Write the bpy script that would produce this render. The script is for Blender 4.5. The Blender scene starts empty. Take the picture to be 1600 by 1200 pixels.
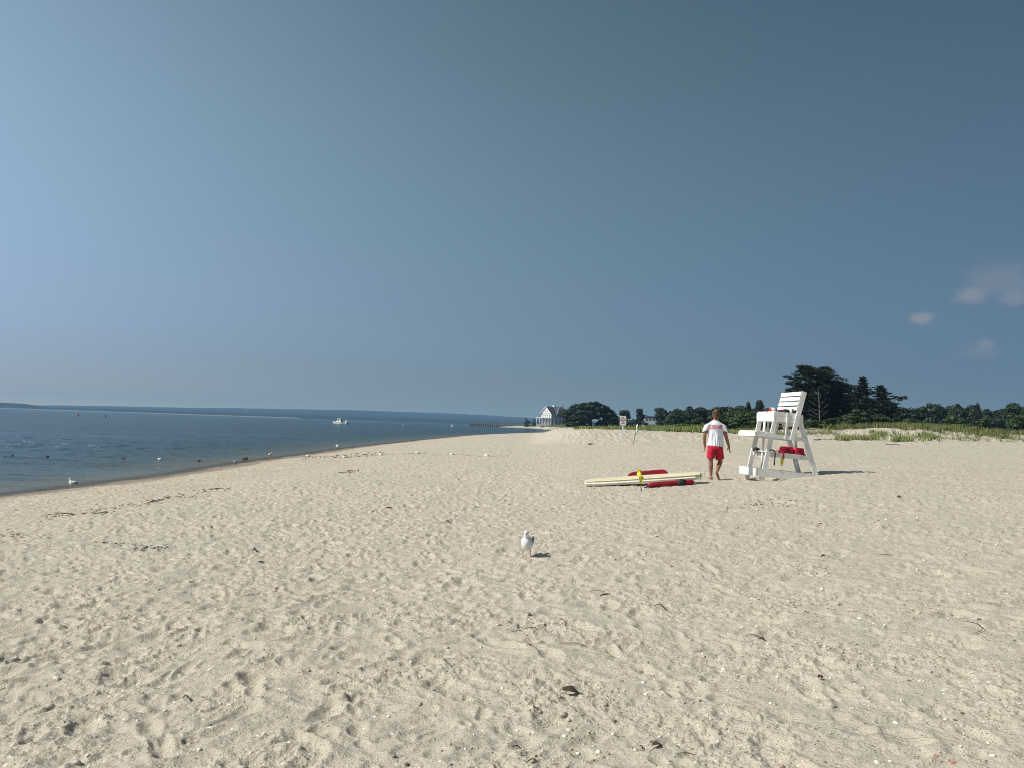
import bpy, bmesh, math, random
import numpy as np
from mathutils import Vector, Matrix, Euler

S = bpy.context.scene
COL = S.collection
rad = math.radians

# ------------------------------------------------------------------ camera
CAM_H = 1.7
PITCH, ROLL = rad(3.02), rad(1.89)
FWD = np.array([0, math.cos(PITCH), math.sin(PITCH)])
R0 = np.array([1.0, 0, 0]); U0 = np.array([0, -math.sin(PITCH), math.cos(PITCH)])
RIGHT = math.cos(ROLL)*R0 + math.sin(ROLL)*U0
UP = -math.sin(ROLL)*R0 + math.cos(ROLL)*U0
cd = bpy.data.cameras.new('camera'); cam = bpy.data.objects.new('camera', cd); COL.objects.link(cam)
cd.sensor_width = 36; cd.lens = 27.0; cd.clip_start = 0.1; cd.clip_end = 20000
M = Matrix.Identity(4)
for i in range(3):
    M[i][0] = RIGHT[i]; M[i][1] = UP[i]; M[i][2] = -FWD[i]
M[0][3], M[1][3], M[2][3] = 0, 0, CAM_H
cam.matrix_world = M
S.camera = cam

# ------------------------------------------------------------------ sky, sun, exposure
SUN_EL, SUN_DX, SUN_DY = rad(43), -0.97, -0.23      # direction towards the sun (left, slightly behind)
world = bpy.data.worlds.new('World'); S.world = world; world.use_nodes = True
wn, wl = world.node_tree.nodes, world.node_tree.links
wn.clear()
w_out = wn.new('ShaderNodeOutputWorld'); w_bg = wn.new('ShaderNodeBackground')
sky = wn.new('ShaderNodeTexSky'); sky.sky_type = 'NISHITA'; sky.sun_disc = False
sky.sun_elevation = SUN_EL; sky.sun_rotation = math.atan2(SUN_DX, SUN_DY)
sky.air_density = 1.0; sky.dust_density = 0.6; sky.ozone_density = 1.6
w_bg.inputs['Strength'].default_value = 0.07
w_hsv = wn.new('ShaderNodeHueSaturation'); w_hsv.inputs['Saturation'].default_value = 0.72
wl.new(sky.outputs[0], w_hsv.inputs['Color'])
w_tc = wn.new('ShaderNodeTexCoord')
def wdir(px, py):
    d = FWD + RIGHT*(px-800)/1200 - UP*(py-600)/1200
    return d/np.linalg.norm(d)
# a few thin distant cumulus wisps low on the right
w_noise = wn.new('ShaderNodeTexNoise'); w_noise.inputs['Scale'].default_value = 38; w_noise.inputs['Detail'].default_value = 5
wl.new(w_tc.outputs['Generated'], w_noise.inputs['Vector'])
prev = None
for (px, py, sx, sz, a) in [(1516, 461, .018, .012, .40), (1560, 440, .040, .026, .20), (1582, 466, .022, .010, .30), (1441, 497, .015, .007, .42), (1541, 538, .012, .0075, .24), (1530, 548, .022, .010, .14)]:
    c = wdir(px, py)
    sub = wn.new('ShaderNodeVectorMath'); sub.operation = 'SUBTRACT'; sub.inputs[1].default_value = c
    wl.new(w_tc.outputs['Generated'], sub.inputs[0])
    mul = wn.new('ShaderNodeVectorMath'); mul.operation = 'MULTIPLY'; mul.inputs[1].default_value = (1/sx, 1/sx, 1/sz)
    wl.new(sub.outputs[0], mul.inputs[0])
    ln = wn.new('ShaderNodeVectorMath'); ln.operation = 'LENGTH'; wl.new(mul.outputs[0], ln.inputs[0])
    ad = wn.new('ShaderNodeMath'); ad.operation = 'MULTIPLY_ADD'; ad.inputs[1].default_value = 1.5; ad.inputs[2].default_value = -.75
    wl.new(w_noise.outputs['Fac'], ad.inputs[0])
    ad2 = wn.new('ShaderNodeMath'); ad2.operation = 'ADD'; wl.new(ln.outputs['Value'], ad2.inputs[0]); wl.new(ad.outputs[0], ad2.inputs[1])
    mr = wn.new('ShaderNodeMapRange'); mr.interpolation_type = 'SMOOTHSTEP'
    mr.inputs['From Min'].default_value = 1.25; mr.inputs['From Max'].default_value = .15
    mr.inputs['To Min'].default_value = 0; mr.inputs['To Max'].default_value = a
    wl.new(ad2.outputs[0], mr.inputs['Value'])
    if prev is None: prev = mr.outputs[0]
    else:
        mx = wn.new('ShaderNodeMath'); mx.operation = 'MAXIMUM'; wl.new(prev, mx.inputs[0]); wl.new(mr.outputs[0], mx.inputs[1]); prev = mx.outputs[0]
w_mix = wn.new('ShaderNodeMix'); w_mix.data_type = 'RGBA'
# the sky's own colour field: hazier and paler towards the sun's side, deeper slate away from it
TINT = [[-0.799, -0.981, 3.571, -0.165, -4.616, 1.1389999999999998], [-0.639, -0.814, 3.885, -0.162, -4.93, 1.008], [-0.303, -0.747, 1.965, 0.125, -2.653, 0.273]]  #TINT
w_sep = wn.new('ShaderNodeSeparateXYZ'); wl.new(w_tc.outputs['Generated'], w_sep.inputs[0])
def wm(op, a, b=None, c=None):
    t = wn.new('ShaderNodeMath'); t.operation = op
    for i, v in enumerate((a, b, c)):
        if v is None: continue
        if isinstance(v, (int, float)): t.inputs[i].default_value = v
        else: wl.new(v, t.inputs[i])
    return t.outputs[0]
wx_ = wm('MINIMUM', wm('MAXIMUM', w_sep.outputs['X'], -.62), .62); wz_ = wm('MINIMUM', wm('MAXIMUM', w_sep.outputs['Z'], 0.0), .55)
w_hor = wm('EXPONENT', wm('MULTIPLY', wz_, -55.0)); w_cmb = wn.new('ShaderNodeCombineColor')
for ch in range(3):
    k0, k1, k2, k3, k4, k5 = TINT[ch]
    e_ = wm('MULTIPLY_ADD', wx_, k1, k0); e_ = wm('MULTIPLY_ADD', wz_, k2, e_)
    e_ = wm('MULTIPLY_ADD', wm('MULTIPLY', wx_, wx_), k3, e_); e_ = wm('MULTIPLY_ADD', wm('MULTIPLY', wz_, wz_), k4, e_)
    e_ = wm('MULTIPLY_ADD', w_hor, k5, e_); wl.new(wm('EXPONENT', e_), w_cmb.inputs[ch])
w_mul = wn.new('ShaderNodeMix'); w_mul.data_type = 'RGBA'; w_mul.blend_type = 'MULTIPLY'; w_mul.inputs['Factor'].default_value = 1
wl.new(w_hsv.outputs[0], w_mul.inputs[6]); wl.new(w_cmb.outputs[0], w_mul.inputs[7])
wl.new(prev, w_mix.inputs['Factor']); wl.new(w_mul.outputs[2], w_mix.inputs[6])
w_mix.inputs[7].default_value = (5.6, 5.2, 5.0, 1)
wl.new(w_mix.outputs[2], w_bg.inputs['Color']); wl.new(w_bg.outputs[0], w_out.inputs['Surface'])

sd = bpy.data.lights.new('sun', 'SUN'); sun = bpy.data.objects.new('sun', sd); COL.objects.link(sun)
sd.energy = 4.9; sd.angle = rad(0.53); sd.color = (1.0, 0.945, 0.86)
hd = math.hypot(SUN_DX, SUN_DY)
to_sun = Vector((SUN_DX/hd*math.cos(SUN_EL), SUN_DY/hd*math.cos(SUN_EL), math.sin(SUN_EL)))
sun.rotation_euler = to_sun.to_track_quat('Z', 'Y').to_euler()
S.view_settings.view_transform = 'Standard'; S.view_settings.look = 'None'
S.view_settings.exposure = 0.0; S.view_settings.gamma = 1.0; S.view_settings.use_curve_mapping = False
S.cycles.max_bounces = 6; S.cycles.volume_bounces = 0; S.cycles.use_denoising = True; S.cycles.denoising_prefilter = 'NONE'; S.cycles.pixel_filter_type = 'BLACKMAN_HARRIS'; S.cycles.filter_width = 1.05
S.cycles.sample_clamp_indirect = 3.0; S.cycles.sample_clamp_direct = 2.0

# ------------------------------------------------------------------ helpers
def tag(o, label=None, cat=None, group=None, kind=None):
    if label: o['label'] = label
    if cat: o['category'] = cat
    if group: o['group'] = group
    if kind: o['kind'] = kind
    return o
def link(name, mesh, mats=None, parent=None, loc=None, rot=None):
    o = bpy.data.objects.new(name, mesh); COL.objects.link(o)
    if mats is not None:
        for m in (mats if isinstance(mats, (list, tuple)) else [mats]): mesh.materials.append(m)
    if parent: o.parent = parent
    if loc is not None: o.location = loc
    if rot is not None: o.rotation_euler = rot
    return o
def empty(name, loc, rz=0, rot=None):
    o = bpy.data.objects.new(name, None); COL.objects.link(o); o.location = loc
    o.rotation_euler = rot if rot is not None else (0, 0, rz); o.empty_display_size = .2
    return o
def mesh_np(name, verts, faces, smooth=True):
    """faces: (n,3) or (n,4) int array"""
    me = bpy.data.meshes.new(name)
    v = np.asarray(verts, np.float32); f = np.asarray(faces, np.int32); k = f.shape[1]
    me.vertices.add(len(v)); me.vertices.foreach_set('co', v.ravel())
    me.loops.add(f.size); me.loops.foreach_set('vertex_index', f.ravel())
    me.polygons.add(len(f)); me.polygons.foreach_set('loop_start', np.arange(0, f.size, k, dtype=np.int32))
    me.polygons.foreach_set('loop_total', np.full(len(f), k, np.int32))
    me.polygons.foreach_set('use_smooth', np.full(len(f), smooth, bool))
    me.update(calc_edges=True); me.validate()
    return me
class MB:
    """collects boxes, beams, tubes into one mesh"""
    def __init__(s): s.v = []; s.f = []
    def add(s, vs, fs):
        n = len(s.v); s.v += [tuple(p) for p in vs]; s.f += [tuple(i+n for i in f) for f in fs]; return s
    def box(s, x0, x1, y0, y1, z0, z1):
        return s.add([(x0,y0,z0),(x1,y0,z0),(x1,y1,z0),(x0,y1,z0),(x0,y0,z1),(x1,y0,z1),(x1,y1,z1),(x0,y1,z1)],
                     [(0,3,2,1),(4,5,6,7),(0,1,5,4),(1,2,6,5),(2,3,7,6),(3,0,4,7)])
    def beam(s, a, b, wv, tv):
        a, b, wv, tv = map(Vector, (a, b, wv, tv)); w, t = wv/2, tv/2
        return s.add([a-w-t, a+w-t, a+w+t, a-w+t, b-w-t, b+w-t, b+w+t, b-w+t],
                     [(0,1,2,3),(7,6,5,4),(0,4,5,1),(1,5,6,2),(2,6,7,3),(3,7,4,0)])
    def tube(s, pts, radii, n=8, squash=1.0, cap=True):
        pts = [Vector(p) for p in pts]
        if not hasattr(radii, '__len__'): radii = [radii]*len(pts)
        base = len(s.v); up = Vector((0, 0, 1))
        for i, p in enumerate(pts):
            d = (pts[min(i+1, len(pts)-1)]-pts[max(i-1, 0)]).normalized()
            a = d.cross(up)
            if a.length < .05: a = d.cross(Vector((0, 1, 0)))
            a.normalize(); b = a.cross(d).normalized()
            for k in range(n):
                t = 2*math.pi*k/n
                s.v.append(tuple(p+a*math.cos(t)*radii[i]+b*math.sin(t)*radii[i]*squash))
        for i in range(len(pts)-1):
            for k in range(n):
                k2 = (k+1) % n
                s.f.append((base+i*n+k, base+i*n+k2, base+(i+1)*n+k2, base+(i+1)*n+k))
        if cap:
            s.f.append(tuple(base+k for k in range(n))[::-1]); s.f.append(tuple(base+(len(pts)-1)*n+k for k in range(n)))
        return s
    def prism(s, poly, axis, a0, a1):
        """poly list of 2d points; axis 'x': (a, p0, p1) 'y': (p0, a, p1)"""
        n = len(poly); mk = (lambda a, p: (a, p[0], p[1])) if axis == 'x' else ((lambda a, p: (p[0], a, p[1])) if axis == 'y' else (lambda a, p: (p[0], p[1], a)))
        vs = [mk(a0, p) for p in poly]+[mk(a1, p) for p in poly]
        fs = [tuple(range(n))[::-1], tuple(range(n, 2*n))]+[(i, (i+1) % n, n+(i+1) % n, n+i) for i in range(n)]
        return s.add(vs, fs)
    def build(s, name, mat, parent=None, smooth=False, bevel=0, fix=True):
        me = bpy.data.meshes.new(name); me.from_pydata(s.v, [], s.f)
        bm = bmesh.new(); bm.from_mesh(me)
        if fix: bmesh.ops.recalc_face_normals(bm, faces=bm.faces)
        if bevel: bmesh.ops.bevel(bm, geom=list(bm.edges), offset=bevel, segments=1, affect='EDGES')
        bm.to_mesh(me); bm.free()
        if smooth: me.polygons.foreach_set('use_smooth', [True]*len(me.polygons))
        return link(name, me, mat, parent)
def copy_tree(o, loc=None, rz=None, scale=None):
    c = o.copy(); COL.objects.link(c)
    if loc is not None: c.location = loc
    if rz is not None: c.rotation_euler = (0, 0, rz)
    if scale is not None: c.scale = scale
    for ch in list(o.children):
        d = ch.copy(); COL.objects.link(d); d.parent = c
        for g in list(ch.children):
            e = g.copy(); COL.objects.link(e); e.parent = d
    return c

def mat(name, col, rough=.6, col2=None, nscale=8, bump=0, bscale=40, spec=.4, metal=0, detail=4, lo=.35, hi=.65, emit=None):
    m = bpy.data.materials.new(name); m.use_nodes = True
    n, l = m.node_tree.nodes, m.node_tree.links
    b = n['Principled BSDF']; b.inputs['Roughness'].default_value = rough; b.inputs['Metallic'].default_value = metal
    b.inputs['Specular IOR Level'].default_value = spec
    b.inputs['Base Color'].default_value = (*col, 1)
    tc = n.new('ShaderNodeTexCoord')
    if col2 is not None:
        ns = n.new('ShaderNodeTexNoise'); ns.inputs['Scale'].default_value = nscale; ns.inputs['Detail'].default_value = detail
        l.new(tc.outputs['Object'], ns.inputs['Vector'])
        r = n.new('ShaderNodeMapRange'); r.inputs['From Min'].default_value = lo; r.inputs['From Max'].default_value = hi
        l.new(ns.outputs['Fac'], r.inputs['Value'])
        x = n.new('ShaderNodeMix'); x.data_type = 'RGBA'; x.inputs[6].default_value = (*col, 1); x.inputs[7].default_value = (*col2, 1)
        l.new(r.outputs[0], x.inputs['Factor']); l.new(x.outputs[2], b.inputs['Base Color'])
    if bump:
        nb = n.new('ShaderNodeTexNoise'); nb.inputs['Scale'].default_value = bscale; nb.inputs['Detail'].default_value = 3
        l.new(tc.outputs['Object'], nb.inputs['Vector'])
        bp = n.new('ShaderNodeBump'); bp.inputs['Strength'].default_value = 1; bp.inputs['Distance'].default_value = bump
        l.new(nb.outputs['Fac'], bp.inputs['Height']); l.new(bp.outputs[0], b.inputs['Normal'])
    return m
def leaf_mat(name, c1, c2, rough=.55):
    """leaves: colour varies leaf by leaf and tree by tree"""
    m = mat(name, c1, rough, spec=.25)
    n, l = m.node_tree.nodes, m.node_tree.links; b = n['Principled BSDF']
    g = n.new('ShaderNodeNewGeometry'); oi = n.new('ShaderNodeObjectInfo')
    x = n.new('ShaderNodeMix'); x.data_type = 'RGBA'; x.inputs[6].default_value = (*c1, 1); x.inputs[7].default_value = (*c2, 1)
    l.new(g.outputs['Random Per Island'], x.inputs['Factor'])
    h = n.new('ShaderNodeHueSaturation'); l.new(x.outputs[2], h.inputs['Color'])
    mr = n.new('ShaderNodeMapRange'); mr.inputs['To Min'].default_value = .7; mr.inputs['To Max'].default_value = 1.3
    l.new(oi.outputs['Random'], mr.inputs['Value']); l.new(mr.outputs[0], h.inputs['Value'])
    mr2 = n.new('ShaderNodeMapRange'); mr2.inputs['To Min'].default_value = .485; mr2.inputs['To Max'].default_value = .515
    l.new(oi.outputs['Random'], mr2.inputs['Value']); l.new(mr2.outputs[0], h.inputs['Hue'])
    l.new(h.outputs[0], b.inputs['Base Color'])
    return m

# numpy gradient noise -----------------------------------------------------------
def _hash(ix, iy, seed):
    h = (ix.astype(np.int64)*374761393 + iy.astype(np.int64)*668265263 + seed*1442695041) & 0xffffffff
    h = ((h ^ (h >> 13))*1274126177) & 0xffffffff
    h = h ^ (h >> 16)
    return h
def hrand(ix, iy, seed): return (_hash(ix, iy, seed) & 0xffffff)/float(0xffffff)
def perlin(x, y, seed=0):
    xi, yi = np.floor(x), np.floor(y); fx, fy = x-xi, y-yi
    xi = xi.astype(np.int64); yi = yi.astype(np.int64)
    def g(dx, dy):
        a = hrand(xi+dx, yi+dy, seed)*2*np.pi
        return np.cos(a)*(fx-dx)+np.sin(a)*(fy-dy)
    u = fx*fx*fx*(fx*(fx*6-15)+10); v = fy*fy*fy*(fy*(fy*6-15)+10)
    return ((1-u)*(1-v)*g(0, 0)+u*(1-v)*g(1, 0)+(1-u)*v*g(0, 1)+u*v*g(1, 1))*1.5
def ss(t): t = np.clip(t, 0, 1); return t*t*(3-2*t)

# ------------------------------------------------------------------ the lie of the land
WL = -1.3                                                     # water level
SY = [-200, 0, 26, 39, 50, 64, 86, 120, 173, 228, 312, 345, 360, 380, 400, 450, 2000]
SX = [-24, -18.5, -17.0, -16.2, -16.7, -16.6, -16.2, -14.6, -10.8, -.6, 14.7, 32, 62, 110, 150, 190, 190]
def zbase(X, Y):
    X = np.asarray(X, float); Y = np.asarray(Y, float)
    xs = np.interp(Y, SY, SX)+.35*perlin(Y*.07, Y*0+3.3, 5)
    sl = (np.interp(Y+2, SY, SX)-np.interp(Y-2, SY, SX))/4
    s = (X-xs)/np.sqrt(1+sl*sl)
    z = np.interp(s, [-300, -60, -20, -5, 0, 4, 10, 17, 22, 24, 26, 30, 40, 60, 200], [-6, -4, -2.4, -1.75, -1.3, -.86, -.38, 0, .42, .56, .70, .85, 1.05, 1.25, 1.7])
    z = z-.13*np.exp(-(((X-6.55)/.75)**2+((Y-20.35)/.9)**2))
    # wind-built sand bank ahead
    m = ss((Y-55)/13.)*ss((X-1.2-(Y-60)*.03)/5.5)*ss((175-Y)/60.)
    tgt = 1.50+.08*perlin(X*.15, Y*.15, 9)
    z = z+m*np.maximum(tgt-z, 0)
    # dune on the right
    top = np.interp(X, [18, 26, 33, 43, 50, 58, 75, 120, 600], [1.7, 2.0, 2.25, 2.75, 2.45, 2.1, 2.3, 2.4, 2.4])+.25*perlin(X*.12, Y*.12, 11)
    d = ss((Y-75-1.2*perlin(X*.2, Y*0, 12))/8.)*ss((X-17)/7.)*(1-.45*ss((Y-92)/25.))*ss((420-Y)/100.)
    z = z+d*np.maximum(top-z, 0)
    # spit beyond the cove
    yc = np.interp(X, [-40, -14, 6, 21.7, 31, 60, 120, 200], [738, 738, 696, 665, 576, 520, 440, 380])
    s2 = np.minimum(Y-yc, (X+19)*1.6)
    z2 = np.interp(s2, [-200, -30, 0, 10, 40, 70], [-6, -2.5, -1.3, -.5, .5, 2.3])
    z3 = np.interp(X-.0*Y, [60, 150], [-5, 1.8])*ss((Y-250)/60.)-6*(1-ss((Y-250)/60.))
    z = np.maximum(np.maximum(z, z2), z3)
    return z
def pits(X, Y, cell, seed, ln, wd, depth, prob, adir=None, rim=.4):
    out = np.zeros_like(X); cx = np.floor(X/cell); cy = np.floor(Y/cell)
    for dx in (-1, 0, 1):
        for dy in (-1, 0, 1):
            ix = (cx+dx).astype(np.int64); iy = (cy+dy).astype(np.int64)
            px = (ix+hrand(ix, iy, seed))*cell; py = (iy+hrand(ix, iy, seed+1))*cell
            a = hrand(ix, iy, seed+2)*np.pi*(2 if adir is None else .9)+(0 if adir is None else adir)
            k = .55+.8*hrand(ix, iy, seed+3)
            on = hrand(ix, iy, seed+4) < prob
            ca, sa = np.cos(a), np.sin(a); ux, uy = X-px, Y-py
            p = (ca*ux+sa*uy)/(ln*k); q = (-sa*ux+ca*uy)/(wd*k)
            d = np.sqrt(p*p+q*q)
            h = -np.exp(-d**3*.9)*(1+.35*p*(d < 1.5)) + rim*np.exp(-((d-1.45)/.38)**2)
            out += np.where(on, h*depth*k, 0)
    return out
def relief(X, Y):
    X = np.asarray(X, float); Y = np.asarray(Y, float); r = np.hypot(X, Y)
    xs = np.interp(Y, SY, SX); s = X-xs
    foot = ss((s-5)/6.)                                       # smooth on the wet foreshore
    side = .62+.38*ss((2.0-X+.25*Y*.3)/5.)
    wx = X+.10*perlin(X*2.1, Y*2.1, 21); wy = Y+.10*perlin(X*2.1, Y*2.1, 22)
    h = .040*perlin(X*.35, Y*.35, 31)+.016*perlin(X*1.1, Y*1.1, 32)
    h += foot*side*(.014*perlin(wx*3.2, wy*3.2, 33)+.016*perlin(wx*8, wy*8, 34))
    h += foot*side*pits(wx, wy, .36, 100, .125, .058, .0245, .85)
    h += foot*side*pits(wx, wy, .19, 140, .058, .036, .017, .75)
    h += foot*side*pits(wx, wy, .8, 180, .24, .11, .022, .4)
    shore = ss((s+1)/1.5)*(1-foot)
    h += shore*(.014*perlin(X*2.5, Y*1.2, 35)+.020*perlin(X*7, Y*4, 36)+.018*perlin(X*15, Y*9, 37))
    near = ss((26-r)/14.)
    if near.max() > 0:
        rough = ss((perlin(X*1.3, Y*1.3, 41)+.15)/.5)
        w2 = X+.03*perlin(X*9, Y*9, 23)
        n17 = perlin(w2*17, Y*17, 42); n41 = perlin(w2*43, Y*43, 43)
        h += near*(.0035+.0105*rough)*foot*np.sign(n17)*np.abs(n17)**.75*.8
        h += near*(.0012+.0068*rough)*foot*np.sign(n41)*np.abs(n41)**.75*.8
        h += near*(.0008+.0030*rough)*foot*perlin(X*95, Y*95, 44)
        h += near*foot*rough*side*pits(w2, Y, .085, 220, .03, .02, -.010, .6, rim=-.3)
    # sand slumps on the bank face
    bank = ss((Y-52)/8.)*ss((X-2)/4.)
    h += bank*(.04*perlin(X*1.1, Y*.55, 51)+.06*perlin(X*3.6, Y*1.3, 52)+pits(X, Y, .8, 260, .26, .13, .055, .5))
    return h*(.86+.14*ss((r-9)/10.))*ss((900-r)/300.)
def height(X, Y): return zbase(X, Y)+relief(X, Y)
def hz(x, y): return float(height(np.array([x]), np.array([y]))[0])
def at(px, py, Y):
    d = FWD+RIGHT*(px-800)/1200-UP*(py-600)/1200
    return np.array([0, 0, CAM_H])+d*Y/d[1]
def on_ground(px, py, ymax=200):
    d = FWD+RIGHT*(px-800)/1200-UP*(py-600)/1200; d = d/d[1]
    Y = np.geomspace(2.5, ymax, 2500); P = d[None, :]*Y[:, None]; P[:, 2] += CAM_H
    hh = zbase(P[:, 0], P[:, 1]); k = np.argmax(P[:, 2] < hh)
    if P[k, 2] >= hh[k]: k = len(Y)-1
    x, y = P[k, 0], P[k, 1]
    return Vector((x, y, hz(x, y)))

# ------------------------------------------------------------------ ground mesh (finer towards where the beach is seen close)
def seg(a, b, n): return np.linspace(a, b, n, endpoint=False)
ypx = seg(408, 105, 440)
rr = np.concatenate([[.05], seg(.6, 3.2, 14), 768*1.7/ypx, np.geomspace(768*1.7/105, 70, 300)[:-1], np.geomspace(70, 95, 25)[:-1], np.geomspace(95, 900, 110)[:-1], np.geomspace(900, 4500, 22)])
th = np.concatenate([seg(-180, -39, 60), seg(-39, 39, 1000), seg(39, 180, 60)])
RR, TT = np.meshgrid(rr, np.radians(th), indexing='ij')
GX, GY = RR*np.sin(TT), RR*np.cos(TT)
GZ = height(GX, GY)
nr, nt = RR.shape
idx = np.arange(nr*nt).reshape(nr, nt); nx = np.roll(idx, -1, axis=1)
faces = np.stack([idx[:-1], nx[:-1], nx[1:], idx[1:]], -1).reshape(-1, 4)
# tip of land / drop quads that lie deep under water and far away
me = mesh_np('ground', np.stack([GX, GY, GZ], -1).reshape(-1, 3), faces[:, ::-1])
def ground_attrs(me, X, Y, Z):
    n1 = perlin(X*.5, Y*.5, 61)+.5*perlin(X*1.7, Y*1.7, 62)
    veg = np.maximum(ss((Y-73)/4.+.8*n1)*ss((X-6.5)/4.+.3*n1)*(X < 24), ss((Y-81)/4.+1.0*n1)*ss((X-20)/4.))
    veg = np.where(Y > 110, np.maximum(veg, ss((Z-.35)/.5)), veg)*(Z > -.9)
    veg = np.where(Y > 480, ss((Z-.5)/.3+.5*n1), veg)
    wet = 1-ss((Z-(WL+.10+.05*n1))/.20)
    a = me.attributes.new('veg', 'FLOAT', 'POINT'); a.data.foreach_set('value', veg.ravel().astype(np.float32))
    sh = X-np.interp(Y, SY, SX)+.8*n1; sgl = (1-ss((sh-5.5)/4.5))*(Y < 330)
    a = me.attributes.new('shingle', 'FLOAT', 'POINT'); a.data.foreach_set('value', sgl.ravel().astype(np.float32))
    a = me.attributes.new('wet', 'FLOAT', 'POINT'); a.data.foreach_set('value', wet.ravel().astype(np.float32))
ground_attrs(me, GX, GY, GZ)

def sand_material():
    m = bpy.data.materials.new('sand'); m.use_nodes = True
    n, l = m.node_tree.nodes, m.node_tree.links; b = n['Principled BSDF']
    b.inputs['Roughness'].default_value = .92; b.inputs['Specular IOR Level'].default_value = .15
    tc = n.new('ShaderNodeTexCoord'); P = tc.outputs['Object']
    def noise(sc, det=3, rough=.55):
        t = n.new('ShaderNodeTexNoise'); t.inputs['Scale'].default_value = sc; t.inputs['Detail'].default_value = det
        t.inputs['Roughness'].default_value = rough; l.new(P, t.inputs['Vector']); return t.outputs['Fac']
    def rng(v, a, b_, c=0, d=1):
        t = n.new('ShaderNodeMapRange'); t.inputs['From Min'].default_value = a; t.inputs['From Max'].default_value = b_
        t.inputs['To Min'].default_value = c; t.inputs['To Max'].default_value = d; l.new(v, t.inputs['Value']); return t.outputs[0]
    def mix(f, a, b_, mode='MIX'):
        t = n.new('ShaderNodeMix'); t.data_type = 'RGBA'; t.blend_type = mode
        if isinstance(f, float): t.inputs['Factor'].default_value = f
        else: l.new(f, t.inputs['Factor'])
        for s_, v in ((6, a), (7, b_)):
            if isinstance(v, tuple): t.inputs[s_].default_value = (*v, 1)
            else: l.new(v, t.inputs[s_])
        return t.outputs[2]
    def math_(op, a, b_=None):
        t = n.new('ShaderNodeMath'); t.operation = op
        for i, v in ((0, a), (1, b_)):
            if v is None: continue
            if isinstance(v, (int, float)): t.inputs[i].default_value = v
            else: l.new(v, t.inputs[i])
        return t.outputs[0]
    c = mix(rng(noise(.22, 4), .35, .65), (.535, .478, .390), (.505, .472, .398))
    c = mix(rng(noise(2.2, 5), .3, .7), c, (.60, .535, .44))
    c = mix(rng(noise(120, 2, .7), .35, .7), c, (.40, .35, .26))
    # dark and pale grains, shell bits
    for sc, thr, colr, rad_ in ((90, .95, (.80, .75, .64), .30), (42, .965, (.84, .80, .70), .26), (75, .88, (.15, .125, .10), .32), (30, .955, (.22, .17, .12), .25), (14, .965, (.85, .82, .75), .16)):
        v = n.new('ShaderNodeTexVoronoi'); v.inputs['Scale'].default_value = sc; l.new(P, v.inputs['Vector'])
        sp = n.new('ShaderNodeSeparateColor'); l.new(v.outputs['Color'], sp.inputs[0])
        on = math_('GREATER_THAN', sp.outputs[0], thr); cl = math_('LESS_THAN', v.outputs['Distance'], rad_)
        c = mix(math_('MULTIPLY', on, cl), c, colr)
    at_w = n.new('ShaderNodeAttribute'); at_w.attribute_name = 'wet'
    at_s = n.new('ShaderNodeAttribute'); at_s.attribute_name = 'shingle'
    v = n.new('ShaderNodeTexVoronoi'); v.inputs['Scale'].default_value = 16; l.new(P, v.inputs['Vector'])
    sp = n.new('ShaderNodeSeparateColor'); l.new(v.outputs['Color'], sp.inputs[0])
    st = mix(rng(sp.outputs[0], .25, .95), (.36, .30, .22), (.64, .57, .45))
    c = mix(math_('MULTIPLY', at_s.outputs['Fac'], rng(noise(.9, 3), .3, .55, .35, .9)), c, st)
    at_v = n.new('ShaderNodeAttribute'); at_v.attribute_name = 'veg'
    c = mix(at_w.outputs['Fac'], c, (.27, .215, .15))
    c = mix(at_v.outputs['Fac'], c, mix(rng(noise(3, 4), .3, .7), (.07, .085, .03), (.13, .12, .055)))
    l.new(c, b.inputs['Base Color'])
    l.new(rng(at_w.outputs['Fac'], 0, 1, .92, .45), b.inputs['Roughness'])
    hgt = math_('ADD', math_('ADD', math_('MULTIPLY', noise(26, 5, .75), 1.5), math_('MULTIPLY', noise(150, 3, .7), .30)), math_('MULTIPLY', noise(9, 5, .7), 2.6))
    bp = n.new('ShaderNodeBump'); bp.inputs['Distance'].default_value = .012; bp.inputs['Strength'].default_value = .8
    l.new(hgt, bp.inputs['Height']); l.new(bp.outputs[0], b.inputs['Normal'])
    return m
M_sand = sand_material()
ground = tag(link('beach_sand', me, M_sand), kind='structure')

# ------------------------------------------------------------------ water
wr = np.concatenate([np.geomspace(14, 120, 300)[:-1], np.geomspace(120, 900, 80)[:-1], np.geomspace(900, 4500, 20)])
wt = np.concatenate([seg(-180, -37, 40), seg(-37, 8, 480), seg(8, 180, 60)])
WR, WT = np.meshgrid(wr, np.radians(wt), indexing='ij'); WX, WY = WR*np.sin(WT), WR*np.cos(WT)
gz = zbase(WX, WY); dep = WL-gz
amp = ss((dep-.05)/.9)*ss((330-WR)/260.)*ss((WR-12)/6)
wv = np.zeros_like(WX)
for i, (fx, fy, a) in enumerate([(.16, .42, .085), (.45, 1.0, .052), (.9, 2.0, .012), (.3, .9, .030)]):
    wv += a*perlin(WX*fx+WY*.08, WY*fy-WX*.06, 300+i)
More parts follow.
